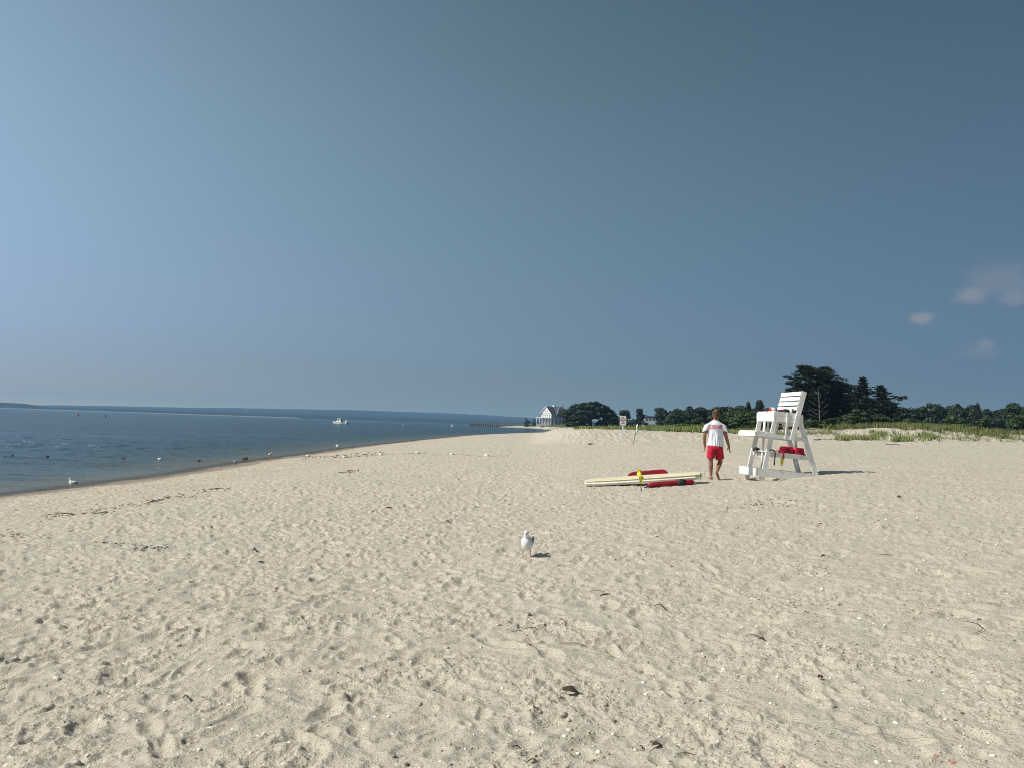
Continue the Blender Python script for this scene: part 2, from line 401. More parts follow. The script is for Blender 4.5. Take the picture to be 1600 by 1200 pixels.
# faint swell running in to the shore
wv += .018*np.sin((WX*.95-WY*.12)*1.5+2*perlin(WX*.08, WY*.08, 321))*ss((dep-.02)/.3)
wv = wv*amp*1.5 + .006*perlin(WX*2, WY*5, 330)*ss((120-WR)/60)
idx = np.arange(WR.size).reshape(WR.shape); nx = np.roll(idx, -1, axis=1)
faces = np.stack([idx[:-1], nx[:-1], nx[1:], idx[1:]], -1).reshape(-1, 4)
keep = (dep.ravel()[faces].max(axis=1) > -.12)
faces = faces[keep]
used = np.unique(faces); remap = -np.ones(WR.size, int); remap[used] = np.arange(len(used))
wme = mesh_np('water', np.stack([WX, WY, WL+wv], -1).reshape(-1, 3)[used], remap[faces][:, ::-1])
a = wme.attributes.new('depth', 'FLOAT', 'POINT'); a.data.foreach_set('value', dep.ravel()[used].astype(np.float32))
def water_material():
    m = bpy.data.materials.new('sea_water'); m.use_nodes = True
    n, l = m.node_tree.nodes, m.node_tree.links; b = n['Principled BSDF']; out = n['Material Output']
    at_ = n.new('ShaderNodeAttribute'); at_.attribute_name = 'depth'
    def rng(v, a, b_, c=0, d=1):
        t = n.new('ShaderNodeMapRange'); t.inputs['From Min'].default_value = a; t.inputs['From Max'].default_value = b_
        t.inputs['To Min'].default_value = c; t.inputs['To Max'].default_value = d; l.new(v, t.inputs['Value']); return t.outputs[0]
    cr = n.new('ShaderNodeValToRGB'); e = cr.color_ramp.elements
    e[0].position = 0; e[0].color = (.26, .22, .15, 1); e[1].position = 1; e[1].color = (.008, .028, .040, 1)
    q = e.new(.22); q.color = (.15, .16, .115, 1); q = e.new(.5); q.color = (.055, .085, .078, 1)
    l.new(rng(at_.outputs['Fac'], 0, 1.7), cr.inputs[0]); geo = n.new('ShaderNodeNewGeometry')
    def wave(sx, sy, rot, detail):
        mp = n.new('ShaderNodeMapping'); mp.inputs['Scale'].default_value = (sx, sy, 1); mp.inputs['Rotation'].default_value = (0, 0, rot)
        l.new(geo.outputs['Position'], mp.inputs['Vector'])
        t = n.new('ShaderNodeTexNoise'); t.inputs['Scale'].default_value = 1; t.inputs['Detail'].default_value = detail; t.inputs['Roughness'].default_value = .55
        l.new(mp.outputs[0], t.inputs['Vector']); return t.outputs['Fac']
    def m2(op, a, b_):
        t = n.new('ShaderNodeMath'); t.operation = op
        for i, v in ((0, a), (1, b_)):
            if isinstance(v, (int, float)): t.inputs[i].default_value = v
            else: l.new(v, t.inputs[i])
        return t.outputs[0]
    h = m2('ADD', m2('MULTIPLY', wave(1.1, 2.6, .15, 3), 1.0), m2('MULTIPLY', wave(4.2, 7.5, -.2, 3), .22))
    h = m2('ADD', h, m2('MULTIPLY', wave(.16, .42, .05, 3), 2.6)); h = m2('ADD', h, m2('MULTIPLY', wave(.035, .13, .08, 4), 7.0))
    pat = wave(.012, .05, .1, 3)                                # calmer and rougher lanes
    st = m2('MULTIPLY', rng(at_.outputs['Fac'], .0, 1.2, .40, 1.0), rng(pat, .35, .65, .45, 1.5))
    bp = n.new('ShaderNodeBump'); bp.inputs['Distance'].default_value = .22
    l.new(st, bp.inputs['Strength']); l.new(h, bp.inputs['Height'])
    df = n.new('ShaderNodeBsdfDiffuse'); l.new(cr.outputs[0], df.inputs['Color']); l.new(bp.outputs[0], df.inputs['Normal'])
    gs = n.new('ShaderNodeBsdfGlossy'); gs.inputs['Color'].default_value = (.46, .52, .525, 1); gs.inputs['Roughness'].default_value = .10; l.new(bp.outputs[0], gs.inputs['Normal'])
    fr = n.new('ShaderNodeFresnel'); fr.inputs['IOR'].default_value = 1.333; l.new(bp.outputs[0], fr.inputs['Normal'])
    m0 = n.new('ShaderNodeMixShader'); l.new(m2('MULTIPLY', fr.outputs[0], rng(at_.outputs['Fac'], 0, 1.25, .58, 1.0)), m0.inputs[0]); l.new(df.outputs[0], m0.inputs[1]); l.new(gs.outputs[0], m0.inputs[2])
    tr = n.new('ShaderNodeBsdfTransparent'); mx = n.new('ShaderNodeMixShader')
    l.new(rng(at_.outputs['Fac'], 0.0, .14, .35, 1), mx.inputs[0]); l.new(tr.outputs[0], mx.inputs[1]); l.new(m0.outputs[0], mx.inputs[2]); n.remove(b)
    l.new(mx.outputs[0], out.inputs['Surface'])
    return m
M_water = water_material()
tag(link('water', wme, M_water), kind='structure')

# ------------------------------------------------------------------ hills across the bay
pxs = np.linspace(-700, 1900, 900)
n1 = perlin(pxs*.05, pxs*0, 70); n2 = perlin(pxs*.22, pxs*0, 71)
h1 = np.interp(pxs, [-700, 0, 40, 60, 75, 150, 300, 500, 650, 760, 1000, 1900], [22, 18, 16.5, 12, 7, 7, 8, 9.5, 10, 9, 8, 8])
h2 = np.interp(pxs, [-700, 0, 57, 100, 200, 300, 370, 500, 560, 640, 700, 760, 830, 900, 1900], [14, 16, 17, 21, 26, 30, 35, 41, 44, 43, 44, 41, 35, 30, 22])
rows = [(2330, lambda: WL-.8+0*pxs), (2336, lambda: np.where(pxs < 520, .5, -1.8)+.2*n1+.6*np.clip(n2, 0, 1)*(pxs < 520)), (2352, lambda: h1*.55+1.3*n2), (2375, lambda: h1*.9+.7*n1+1.5*perlin(pxs*.35, pxs*0, 72)), (2480, lambda: h1+.7*n1+1.5*perlin(pxs*.35, pxs*0, 73)),
        (2750, lambda: h1*.8+0*pxs), (3900, lambda: h2*.9+n1), (4200, lambda: h2*1.17+1.0*n1+.8*n2), (4330, lambda: h2*.9), (4400, lambda: h2*0-4)]
hv = []
for Yr, fn in rows:
    zz = fn(); hv.append(np.stack([(pxs-800)/1200*Yr, np.full_like(pxs, Yr), zz], -1))
hv = np.array(hv); nr, nt = hv.shape[:2]; idx = np.arange(nr*nt).reshape(nr, nt)
faces = np.stack([idx[:-1, :-1], idx[:-1, 1:], idx[1:, 1:], idx[1:, :-1]], -1).reshape(-1, 4)
hme = mesh_np('hills', hv.reshape(-1, 3), faces)
M_hill = mat('wooded_hill', (.014, .022, .014), .95, (.035, .045, .028), .02, spec=.1)
n, l = M_hill.node_tree.nodes, M_hill.node_tree.links
g = n.new('ShaderNodeNewGeometry'); sx = n.new('ShaderNodeSeparateXYZ'); l.new(g.outputs['Position'], sx.inputs[0])
c1 = n.new('ShaderNodeMath'); c1.operation = 'LESS_THAN'; c1.inputs[1].default_value = .9; l.new(sx.outputs['Z'], c1.inputs[0])
c2 = n.new('ShaderNodeMath'); c2.operation = 'LESS_THAN'; c2.inputs[1].default_value = -640; l.new(sx.outputs['X'], c2.inputs[0])
c3 = n.new('ShaderNodeMath'); c3.operation = 'MULTIPLY'; l.new(c1.outputs[0], c3.inputs[0]); l.new(c2.outputs[0], c3.inputs[1])
xm = n.new('ShaderNodeMix'); xm.data_type = 'RGBA'; xm.inputs[7].default_value = (.24, .225, .19, 1)
old = n['Principled BSDF'].inputs['Base Color'].links[0].from_socket
l.new(c3.outputs[0], xm.inputs['Factor']); l.new(old, xm.inputs[6]); l.new(xm.outputs[2], n['Principled BSDF'].inputs['Base Color'])
tag(link('hills', hme, M_hill), kind='structure')

# haze: one closed box of even air round everything
hz_mb = MB().box(-4650, 4650, -4650, 4650, -8.5, 95)
M_haze = bpy.data.materials.new('haze_air'); M_haze.use_nodes = True
n, l = M_haze.node_tree.nodes, M_haze.node_tree.links; n.clear()
ho = n.new('ShaderNodeOutputMaterial'); hvv = n.new('ShaderNodeVolumePrincipled')
hvv.inputs['Density'].default_value = 1.9e-4; hvv.inputs['Color'].default_value = (.31, .60, .95, 1)
l.new(hvv.outputs[0], ho.inputs['Volume'])
tag(hz_mb.build('haze', M_haze), kind='stuff')

# ------------------------------------------------------------------ shared materials
M_white = mat('white_paint', (.78, .77, .73), .5, (.60, .58, .53), 6, bump=.002, bscale=30, lo=.45, hi=.85)
M_whiteB = mat('white_paint_bright', (.80, .80, .77), .5, (.70, .69, .65), 3)
M_red = mat('red_plastic', (.38, .010, .028), .6, (.27, .008, .02), 5)
M_redfab = mat('red_fabric', (.55, .012, .045), .85, (.42, .01, .035), 14, bump=.004, bscale=25)
M_black = mat('black_webbing', (.018, .018, .02), .7, (.035, .035, .04), 20)
M_cream = mat('cream_board', (.78, .70, .42), .4, (.70, .63, .40), 2)
M_boardside = mat('board_rail', (.74, .71, .60), .45, (.62, .59, .48), 3)
M_yellow = mat('yellow_cloth', (.80, .72, .04), .7, (.60, .52, .03), 9)
M_green = mat('pale_green_cloth', (.42, .62, .36), .75, (.62, .72, .60), 5)
M_pole = mat('dark_stick', (.05, .055, .04), .6)
M_grey = mat('grey_metal', (.30, .31, .32), .5)
M_tshirt = mat('white_cotton', (.80, .82, .86), .85, (.74, .76, .81), 9, bump=.006, bscale=9)
M_skin = mat('skin', (.31, .145, .085), .5, (.24, .11, .065), 7, spec=.35)
M_hair = mat('hair', (.17, .105, .055), .6, (.045, .026, .015), 22, bump=.01, bscale=60)
M_bark = mat('bark', (.075, .058, .042), .9, (.04, .03, .022), 5)
M_dead = mat('dead_wood', (.21, .19, .165), .9, (.13, .115, .10), 6)
M_pine = leaf_mat('pine_needles', (.009, .019, .009), (.030, .044, .018))
M_oak = leaf_mat('oak_leaves', (.012, .025, .009), (.038, .056, .020))
M_shrub = leaf_mat('shrub_leaves', (.026, .052, .014), (.068, .105, .030))
M_grass = leaf_mat('grass_blades', (.095, .125, .035), (.25, .27, .10), .7)
M_twig = mat('dry_twigs', (.17, .13, .085), .9, (.10, .075, .05), 9)
M_roof = mat('dark_shingle', (.035, .037, .042), .85, (.06, .06, .065), 1.2)
M_sidingW = mat('white_siding', (.66, .66, .63), .6, (.58, .57, .54), .7)
M_sidingG = mat('grey_shingle', (.22, .22, .22), .85, (.16, .16, .165), .9)
M_glass = mat('window_glass', (.02, .025, .03), .1, spec=.6)
M_brick = mat('red_brick', (.24, .06, .045), .9, (.17, .045, .035), 3)
M_wood = mat('weathered_timber', (.30, .27, .225), .9, (.20, .18, .15), 2)
M_woodD = mat('dark_timber', (.045, .04, .035), .9, (.07, .06, .05), 2)

# ------------------------------------------------------------------ plants
def quads_from(P, A, B):
    """quads centred P with half axes A, B"""
    n_ = len(P); v = np.stack([P-A-B, P+A-B, P+A+B, P-A+B], 1).reshape(-1, 3)
    return v, np.arange(n_*4).reshape(n_, 4)
def leaf_cloud(rs, lobes, n_, size, jitter=.9):
    """leaves strewn through the shells of overlapping lobes"""
    L = np.array(lobes, float); vol = (L[:, 3]*L[:, 4]*L[:, 5])**(2/3.); pick = rs.choice(len(L), n_, p=vol/vol.sum())
    d = rs.normal(size=(n_, 3)); d /= np.linalg.norm(d, axis=1)[:, None]
    rr_ = rs.uniform(.50, 1.0, n_)**.6*(1+.10*rs.normal(size=n_))
    P = L[pick, :3]+d*L[pick, 3:]*rr_[:, None]
    N = d+jitter*.55*rs.normal(size=(n_, 3)); N /= np.linalg.norm(N, axis=1)[:, None]
    A = np.cross(N, rs.normal(size=(n_, 3))); A /= np.linalg.norm(A, axis=1)[:, None]; B = np.cross(N, A)
    s_ = size*rs.uniform(.6, 1.4, (n_, 1))
    return P, A*s_, B*s_*.7
def broad_proto(seed, nl=26, n_=3600, leaf=.03, flat=1.0, shape='dome'):
    """crown in a unit box: width 1, height 1, base at z=0"""
    rs = np.random.RandomState(seed); lobes = []
    for i in range(nl):
        a = rs.uniform(0, 2*math.pi); t = rs.uniform(0, 1)
        if shape == 'dome': zc = .10+.72*t; R = .34*math.sqrt(max(0, 1-((zc-.10)/.90)**2.2))*rs.uniform(.5, 1)+.02
        elif shape == 'tall': zc = .22+.62*t; R = .26*rs.uniform(.3, 1)*(1-.35*t)
        else: zc = .14+.62*t; R = (.36*(1-t)**.7)*rs.uniform(.6, 1)+.015
        q = rs.uniform(.10, .19)*(1.0 if shape != 'cone' else .8)
        lobes.append((R*math.cos(a), R*math.sin(a), zc, q, q, q*.62))
    P, A, B = leaf_cloud(rs, lobes, n_, leaf)
    P[:, 2] = np.maximum(P[:, 2], .03)
    w = np.percentile(np.abs(P[:, :2]), 99)*2; P[:, :2] /= w; P[:, 2] /= np.percentile(P[:, 2], 99.7)
    v, f = quads_from(P, A, B); return mesh_np('crown', v, f, False)
def pine_crown(seed, tufts, needle):
    """tufts: list of (x,y,z,r) needle tufts: spiky wedges fanning up and out"""
    rs = np.random.RandomState(seed); V = []; F = []
    T = np.array(tufts); k = 46; n_ = len(T)*k
    c = np.repeat(T, k, axis=0)
    d = rs.normal(size=(n_, 3)); d[:, 2] = np.abs(d[:, 2])*.75-.12; d /= np.linalg.norm(d, axis=1)[:, None]
    r0 = c[:, 3:4]*rs.uniform(.05, .55, (n_, 1)); r1 = c[:, 3:4]*rs.uniform(.75, 1.2, (n_, 1))
    base = c[:, :3]+d*r0*np.array([1.25, 1.25, .6]); tip = c[:, :3]+d*r1*np.array([1.25, 1.25, .7])
    side = np.cross(d, rs.normal(size=(n_, 3))); side /= np.linalg.norm(side, axis=1)[:, None]; side *= needle*rs.uniform(.6, 1.3, (n_, 1))
    mid = (base+tip)/2
    v = np.stack([base, mid+side, tip, mid-side], 1).reshape(-1, 3)
    return mesh_np('crown', v, np.arange(n_*4).reshape(n_, 4), False)
def mound_proto(seed):
    rs = np.random.RandomState(seed); lobes = []
    for i in range(110):
        a = rs.uniform(0, 2*math.pi); p = math.sqrt(rs.uniform(0, 1))*.42; top = .86*math.sqrt(1-(p/.46)**2); q = rs.uniform(.06, .11)
        lobes.append((p*math.cos(a), p*math.sin(a), max(.04, top*(1 if rs.uniform() < .6 else rs.uniform(.1, .9))), q, q, q*.9))
    P, A, B = leaf_cloud(rs, lobes, 9000, .020); P[:, 2] = np.maximum(P[:, 2], .01)
    w = np.percentile(np.abs(P[:, :2]), 99.5)*2; P[:, :2] /= w; P[:, 2] /= np.percentile(P[:, 2], 99.8)
    v, f = quads_from(P, A, B); return mesh_np('crown', v, f, False)
OAK = [broad_proto(1), broad_proto(2, nl=24), broad_proto(3, nl=60, n_=6500), broad_proto(4, shape='tall', nl=22), broad_proto(5, nl=16, n_=2800), mound_proto(6)]
CEDAR = [broad_proto(11, shape='cone', nl=34, n_=3600, leaf=.022), broad_proto(12, shape='cone', nl=28, n_=3000, leaf=.022)]
for m_ in OAK: m_.materials.append(M_oak)
for m_ in CEDAR: m_.materials.append(M_pine)
SHRUB = []
for i in range(3):
    q = broad_proto(20+i, nl=22, n_=3000, leaf=.028); q.materials.append(M_shrub); SHRUB.append(q)
def trunk_mesh(seed):
    rs = random.Random(seed); mb = MB()
    mb.tube([(0, 0, -.03), (.01, 0, .2), (.0, .01, .45), (.01, 0, .75)], [.045, .035, .024, .008], 7)
    for i in range(7):
        a = i*2.4+rs.uniform(-.4, .4); z0 = .16+.07*i; r_ = .30*(1-.07*i)
        mb.tube([(0, 0, z0), (math.cos(a)*r_*.5, math.sin(a)*r_*.5, z0+.08), (math.cos(a)*r_, math.sin(a)*r_, z0+.2)], [.016, .010, .004], 5)
    me_ = bpy.data.meshes.new('trunk'); me_.from_pydata(mb.v, [], mb.f); me_.materials.append(M_bark); return me_
TR = [trunk_mesh(1), trunk_mesh(2)]
def plant(name, cat, label, px, ytop, wpx, Y, cm, group, rz=0, sink=.1, trunk='trunk', dmin=.8):
    g0 = at(px, 660, Y); x = float(g0[0]); zg = float(zbase(x, Y)); top = float(at(px, ytop, Y)[2])
    o = empty(name, (x, Y, zg-sink), rz); h = max(top-zg+sink, dmin); w = wpx*Y/1200
    tag(o, label, cat, group)
    cr = bpy.data.objects.new('crown', cm); COL.objects.link(cr); cr.parent = o; cr.scale = (w, w*.9, h)
    t_ = bpy.data.objects.new(trunk, TR[int(px) % 2]); COL.objects.link(t_); t_.parent = o; t_.scale = (w, w, h)
    return o
G1 = 'trees of the wood behind the beach'
rsl = [
 ('broad rounded dark tree beside the tall shingled house', 922, 629, 86, 240, 5, 0),
 ('small dark tree at the right foot of the broad rounded tree', 956, 649, 24, 250, 1, 1),
 ('dark round-topped tree right behind the white warning sign', 976, 641, 22, 255, 0, 2),
 ('narrow tall dark tree just left of the low white house', 1000, 639, 13, 260, 3, 0),
 ('slim dark tree rising above the right roof of the low white house', 1031, 638, 14, 270, 3, 1),
 ('small domed tree next to the slim one above the white house roof', 1042, 641, 13, 265, 4, 2),
 ('low near-black tree covering the right end of the white house', 1056, 648, 26, 190, 5, 3),
 ('dark tree with a flat top left of the lifeguard\'s head', 1066, 640, 26, 200, 0, 4),
 ('highest domed tree left of the lifeguard\'s head', 1083, 636, 30, 190, 1, 5),
 ('dark rounded tree directly behind the lifeguard\'s head', 1108, 638, 34, 180, 2, 1),
 ('wide dark tree just right of the lifeguard\'s head', 1133, 636, 36, 150, 0, 2),
 ('bushy dark tree halfway between the lifeguard and the white chair', 1157, 635, 28, 148, 4, 3),
 ('dark tree close left of the seat of the white chair', 1205, 640, 30, 150, 1, 4),
 ('low dark tree in the gap right behind the twin cedars', 1404, 638, 32, 170, 0, 5),
 ('flat-topped tree left of the thin dark post', 1428, 638, 34, 178, 2, 0),
 ('taller domed tree above the thin dark post', 1451, 632, 30, 176, 1, 1),
 ('rounded tree joined to the right of the domed tree by the post', 1470, 633, 28, 182, 4, 2),
 ('low tree filling the dip right of the thin dark post', 1488, 639, 26, 186, 0, 3),
 ('middling tree on the left side of the dark spiky cedar', 1506, 634, 30, 180, 2, 4),
 ('low tree beyond the dip right of the dark spiky cedar', 1552, 641, 34, 186, 1, 5),
 ('spreading tree second from the right edge of the wood', 1577, 638, 30, 176, 0, 6),
 ('tall tree at the right edge of the view above the dune', 1600, 632, 38, 165, 2, 7),
]
for lab, px, yt, w, Y, ci, rz in rsl:
    plant('oak_tree', 'tree', lab, px, yt, w if px < 1025 else w*1.45, Y, OAK[ci], G1, rz)
G2 = 'dark cedars in the wood'
plant('cedar_tree', 'tree', 'small pointed cedar right of the lifeguard, above the bright shrubs', 1168, 629, 16, 140, CEDAR[0], G2, 1)
plant('cedar_tree', 'tree', 'broader pointed cedar close left of the white chair seat', 1186, 626, 26, 138, CEDAR[1], G2, 2)
plant('cedar_tree', 'tree', 'dark spiky cedar in the low right part of the wood', 1527, 631, 16, 170, CEDAR[0], G2, 3)
plant('cedar_tree', 'tree', 'low dark cedar tucked beside the big pine behind the chair', 1326, 622, 30, 118, CEDAR[1], G2, 4)

# a mass of far wood filling in behind the trees one can tell apart
rs = np.random.RandomState(77); L = []
for i in range(230):
    px = rs.uniform(955, 1850); Y = rs.uniform(200, 330)
    if 996 < px < 1044: continue
    x = (px-800)/1200*Y
    yt = np.interp(px, [955, 1000, 1060, 1200, 1400, 1600, 1850], [660, 655, 642, 639, 641, 641, 641])+rs.uniform(-2, 5)
    zt = at(px, yt, Y)[2]; q = rs.uniform(3, 5)
    L.append((x, Y, zt-q*.6, q, q, q*.6)); L.append((x, Y, zt-q*1.4, q*1.1, q*1.1, q*.9))
P, A, B = leaf_cloud(rs, L, 42000, .5)
v, f = quads_from(P, A, B); tag(link('far_wood', mesh_np('far_wood', v, f, False), M_oak), 'mass of dark woodland behind the trees', None, None, 'stuff')

# pitch pines: limbs with needle tufts
def pine(name, label, px, ytop, wpx, Y, seed, lean=0., low=.3, group='pines behind the lifeguard chair', levels=15, cone=False, tuft=.55, parent_label=None):
    rs = random.Random(seed); x = float(at(px, 650, Y)[0]); zg = float(zbase(x, Y)); H = float(at(px, ytop, Y)[2])-zg; W = wpx*Y/1200
    o = tag(empty(name, (x, Y, zg)), label, 'tree', group)
    trunk = MB(); tp = [(lean*t*H*.3+.12*math.sin(t*5+seed), .1*math.cos(t*4), t*H*.96) for t in [0, .2, .4, .6, .8, 1]]
    trunk.tube([(tp[0][0], tp[0][1], -.2)]+tp[1:], [.24, .19, .15, .11, .07, .02], 8); trunk.build('trunk', M_bark, o, smooth=True)
    limbs = MB(); tufts = []
    def tpos(t):
        i = min(int(t*5), 4); f_ = t*5-i; return Vector(tp[i])*(1-f_)+Vector(tp[i+1])*f_
    for i in range(levels):
        t = low+(1-low)*i/(levels-1)
        if cone: reach = W*.5*(1-(t-low)/(1-low))**.9+.08
        else: reach = W*.5*min(1, .55+1.4*(t-low)/(1-low))*math.sqrt(max(.02, 1-((t-low)/(1-low))**2.6))+.2
        for k in range(7 if cone else 5):
            a = rs.uniform(0, 2*math.pi); L_ = reach*rs.uniform(.55, 1.12) if not cone else reach*rs.choice((.5, .7, .9, 1.0, 1.3)); p0 = tpos(t*.96)
            p1 = p0+Vector((math.cos(a)*L_*.5, math.sin(a)*L_*.5, L_*rs.uniform(-.02, .14)))
            p2 = p0+Vector((math.cos(a)*L_, math.sin(a)*L_, L_*rs.uniform(.25, .60) if not cone else L_*rs.uniform(.35, .95)))
            limbs.tube([p0, p1, p2], [.05, .035, .012], 5)
            m_ = max(2, int(L_/.55))
            for j in range(m_):
                f_ = (j+.7)/m_; q = p1.lerp(p2, (f_-.5)*2) if f_ > .5 else p0.lerp(p1, f_*2)
                if f_ < .3: continue
                for _ in range(2):
                    tufts.append((q.x+rs.gauss(0, .18), q.y+rs.gauss(0, .18), q.z+rs.uniform(-.05, .22), tuft*rs.uniform(.6, 1.1)*((.40+.75*(1-t)) if cone else 1)))
    tufts += [(tp[-1][0], tp[-1][1], H-.25, tuft*(.3 if cone else .6)), (tp[-1][0], tp[-1][1], H-.7, tuft*(.4 if cone else .6))]
    limbs.build('limb', M_bark, o)['kind'] = 'stuff'
    link('crown', pine_crown(seed, tufts, .048), M_pine, o)
    return o
pine('pine_tree', 'big spreading dark pine right behind the back of the white chair, left of its twin', 1256, 570, 74, 110, 5, lean=.0, low=.2, levels=19, tuft=.62)
pine('pine_tree', 'second big dark pine, right of the one behind the chair back', 1290, 571, 66, 113, 8, low=.16, levels=19, tuft=.62)
pine('pine_tree', 'lower right shoulder pine between the two big pines and the cedars', 1316, 598, 58, 116, 13, low=.12, levels=14, tuft=.6)
pine('cedar_tree', 'pointed red cedar rising alone to the right of the big pines', 1347, 586, 64, 108, 21, low=.06, group='red cedars right of the pines', levels=21, cone=True, tuft=.50)
pine('cedar_tree', 'outer red cedar with a ragged right edge, last before the open wood', 1376, 600, 74, 106, 23, low=.05, group='red cedars right of the pines', levels=19, cone=True, tuft=.52)
# bare grey dead tree before the pines
def dead_tree(px, yb, yt, Y, label, seed):
    rs = random.Random(seed); x = float(at(px, yb, Y)[0]); zb = float(zbase(x, Y)); H = float(at(px, yt, Y)[2])-zb
    o = tag(empty('dead_tree', (x, Y, zb)), label, 'tree'); mb = MB()
    mb.tube([(0, 0, -.1), (-.05, 0, H*.35), (-.12, .05, H*.7), (-.28, 0, H)], [.09, .07, .05, .015], 6); mb.build('trunk', M_dead, o)
    br = [(.26, -1.7, .5), (.34, -1.5, .8), (.42, -1.9, 1.0), (.50, -1.2, .9), (.62, -.8, .6), (.28, 1.25, .9), (.38, 1.1, 1.3), (.52, .75, 1.1), (.7, .45, .6), (.8, -.45, .4), (.33, -1.0, .15), (.45, 1.3, .7)]
    for t, dx, dz in br:
        b_ = MB(); x0 = -.28*t; p = [(x0, 0, H*t), (x0+dx*.5, rs.uniform(-.3, .3), H*t+dz*.35), (x0+dx, rs.uniform(-.5, .5), H*t+dz)]
        b_.tube(p, [.035, .022, .008], 5)
        b_.tube([p[1], (p[1][0]+dx*.3, p[1][1]+.1, p[1][2]+.45)], [.016, .006], 4)
        b_.build('branch', M_dead, o)
dead_tree(1281, 662, 604, 97, 'bare grey dead tree standing before the big pines', 3)
dead_tree(1140, 655, 631, 128, 'thin leafless snag poking above the wood right of the lifeguard', 4)

G3 = 'green shrubs at the edge of the dune'
for lab, px, yt, w, Y, ci, rz in [
 ('dark green shrub behind the left shoulder of the lifeguard', 1083, 656, 34, 84, 1, 0),
 ('low green shrub behind the lifeguard\'s right shoulder', 1118, 653, 34, 82, 0, 1),
 ('wide green shrub between the lifeguard and the chair, nearer the lifeguard', 1148, 650, 40, 82, 1, 2),
 ('bright green shrub just left of the white chair\'s seat', 1179, 648, 38, 82, 2, 3),
 ('green shrub seen under the seat of the white chair', 1210, 652, 38, 83, 0, 4),
 ('green shrub showing between the legs of the chair back', 1240, 656, 36, 84, 1, 5),
 ('low green shrub at the foot of the dead tree', 1266, 657, 36, 86, 2, 0),
 ('mid green shrub right of the dead tree', 1295, 654, 38, 86, 0, 1),
 ('bright dense shrub below the gap between pines and cedars', 1325, 646, 42, 87, 1, 2),
 ('tallest bright shrub in front of the first cedar', 1350, 641, 42, 88, 2, 3),
 ('broad shrub in front of the second cedar', 1379, 648, 42, 88, 0, 4),
 ('low dense shrub at the lip of the sand beside the lifeguard\'s waist', 1066, 662, 30, 80, 0, 2),
 ('second-row shrub between the lifeguard and the first cedar', 1130, 644, 40, 96, 2, 1),
 ('second-row shrub under the two small cedars', 1163, 642, 40, 98, 0, 3),
 ('second-row dark shrub left of the chair platform', 1195, 645, 40, 98, 1, 4),
 ('small bright green shrub in the grass right of the thin post', 1495, 650, 44, 108, 1, 5),
 ('pale green shrub low in the grass further right of the post', 1530, 653, 36, 105, 2, 0),
 ('dark shrub above the grass near the right edge', 1590, 648, 46, 110, 0, 1),
 ('shrub in the hollow behind the crest of the right dune', 1425, 655, 40, 100, 2, 2)]:
    plant('shrub', 'shrub', lab, px, yt, w, Y, SHRUB[ci], G3, rz)
plant('shrub', 'shrub', 'lone tiny dark shrub on the lip of the sand bank', 902, 665, 9, 76, OAK[4], None, dmin=.5)
for lab, px, yt, w, Y in [('dark windblown shrub on the spit, left of the shingled house', 824, 653.5, 12, 700), ('lower dark shrub on the spit, close left of the shingled house', 837, 655.5, 14, 700)]:
    plant('shrub', 'shrub', lab, px, yt, w, Y, OAK[1], None, 0)

# grass --------------------------------------------------------------------------
def grass_mesh(rs, X, Y, hgt, blades, width=.022, spread=.16):
    Z = zbase(X, Y); n_ = len(X)*blades
    x = np.repeat(X, blades)+rs.normal(0, spread, n_); y = np.repeat(Y, blades)+rs.normal(0, spread, n_); z = zbase(x, y)-.03
    h = np.repeat(hgt, blades)*rs.uniform(.5, 1.15, n_); a = rs.uniform(0, 2*np.pi, n_); ln = h*rs.uniform(.1, .55, n_)
    dx, dy = np.cos(a)*ln+.12*h, np.sin(a)*ln; b = rs.uniform(0, np.pi, n_); w = width*rs.uniform(.7, 1.5, n_)
    wx, wy = np.cos(b)*w, np.sin(b)*w
    p0 = np.stack([x-wx, y-wy, z], -1); p1 = np.stack([x+wx, y+wy, z], -1)
    m0 = np.stack([x+dx*.35-wx*.8, y+dy*.35-wy*.8, z+h*.6], -1); m1 = np.stack([x+dx*.35+wx*.8, y+dy*.35+wy*.8, z+h*.6], -1)
    t = np.stack([x+dx, y+dy, z+h*.96], -1)
    V = np.stack([p0, p1, m1, m0, t], 1).reshape(-1, 3); k = np.arange(n_)[:, None]*5
    F = np.concatenate([k+np.array([[0, 1, 2]]), k+np.array([[0, 2, 3]]), k+np.array([[3, 2, 4]])])
    return mesh_np('grass', V, F, False)
rs = np.random.RandomState(5)
# behind the bank crest
n_ = 5200; X = rs.uniform(5.5, 27, n_); Y = 69.5+rs.beta(1, 2.2, n_)*50; k = (X/Y > .083) & (X > 6+(Y-70)*.05) & (rs.uniform(size=n_) < ss((X-5.5)/6)+.2)
X, Y = X[k], Y[k]; k = rs.uniform(size=len(X)) > .85*ss((X/Y-.245)/.03); X, Y = X[k], Y[k]; tall = .32+.22*ss((X-12)/8)+.22*ss((X/Y-.17)/.05)*(1-ss((X/Y-.24)/.03))+.12*perlin(X*.3, Y*.3, 91)
tag(link('bank_grass', grass_mesh(rs, X, Y, tall, 9), M_grass), 'green dune grass behind the crest of the sand bank', None, None, 'stuff')
# right dunes
n_ = 9000; X = rs.uniform(18, 80, n_); Y = 76+rs.beta(1.1, 1.6, n_)*34
den = ss((perlin(X*.22, Y*.22, 92)+.12+np.clip((Y-82)/7, -1.0, 1.0)*.75)/.5)
k = rs.uniform(size=n_) < den*(.10+.90*ss((X/Y-.40)/.05)); X, Y = X[k], Y[k]
tag(link('dune_grass', grass_mesh(rs, X, Y, .55+.35*ss((Y-80)/8), 10, .024, .2), M_grass), 'tall green beach grass covering the dune on the right', None, None, 'stuff')
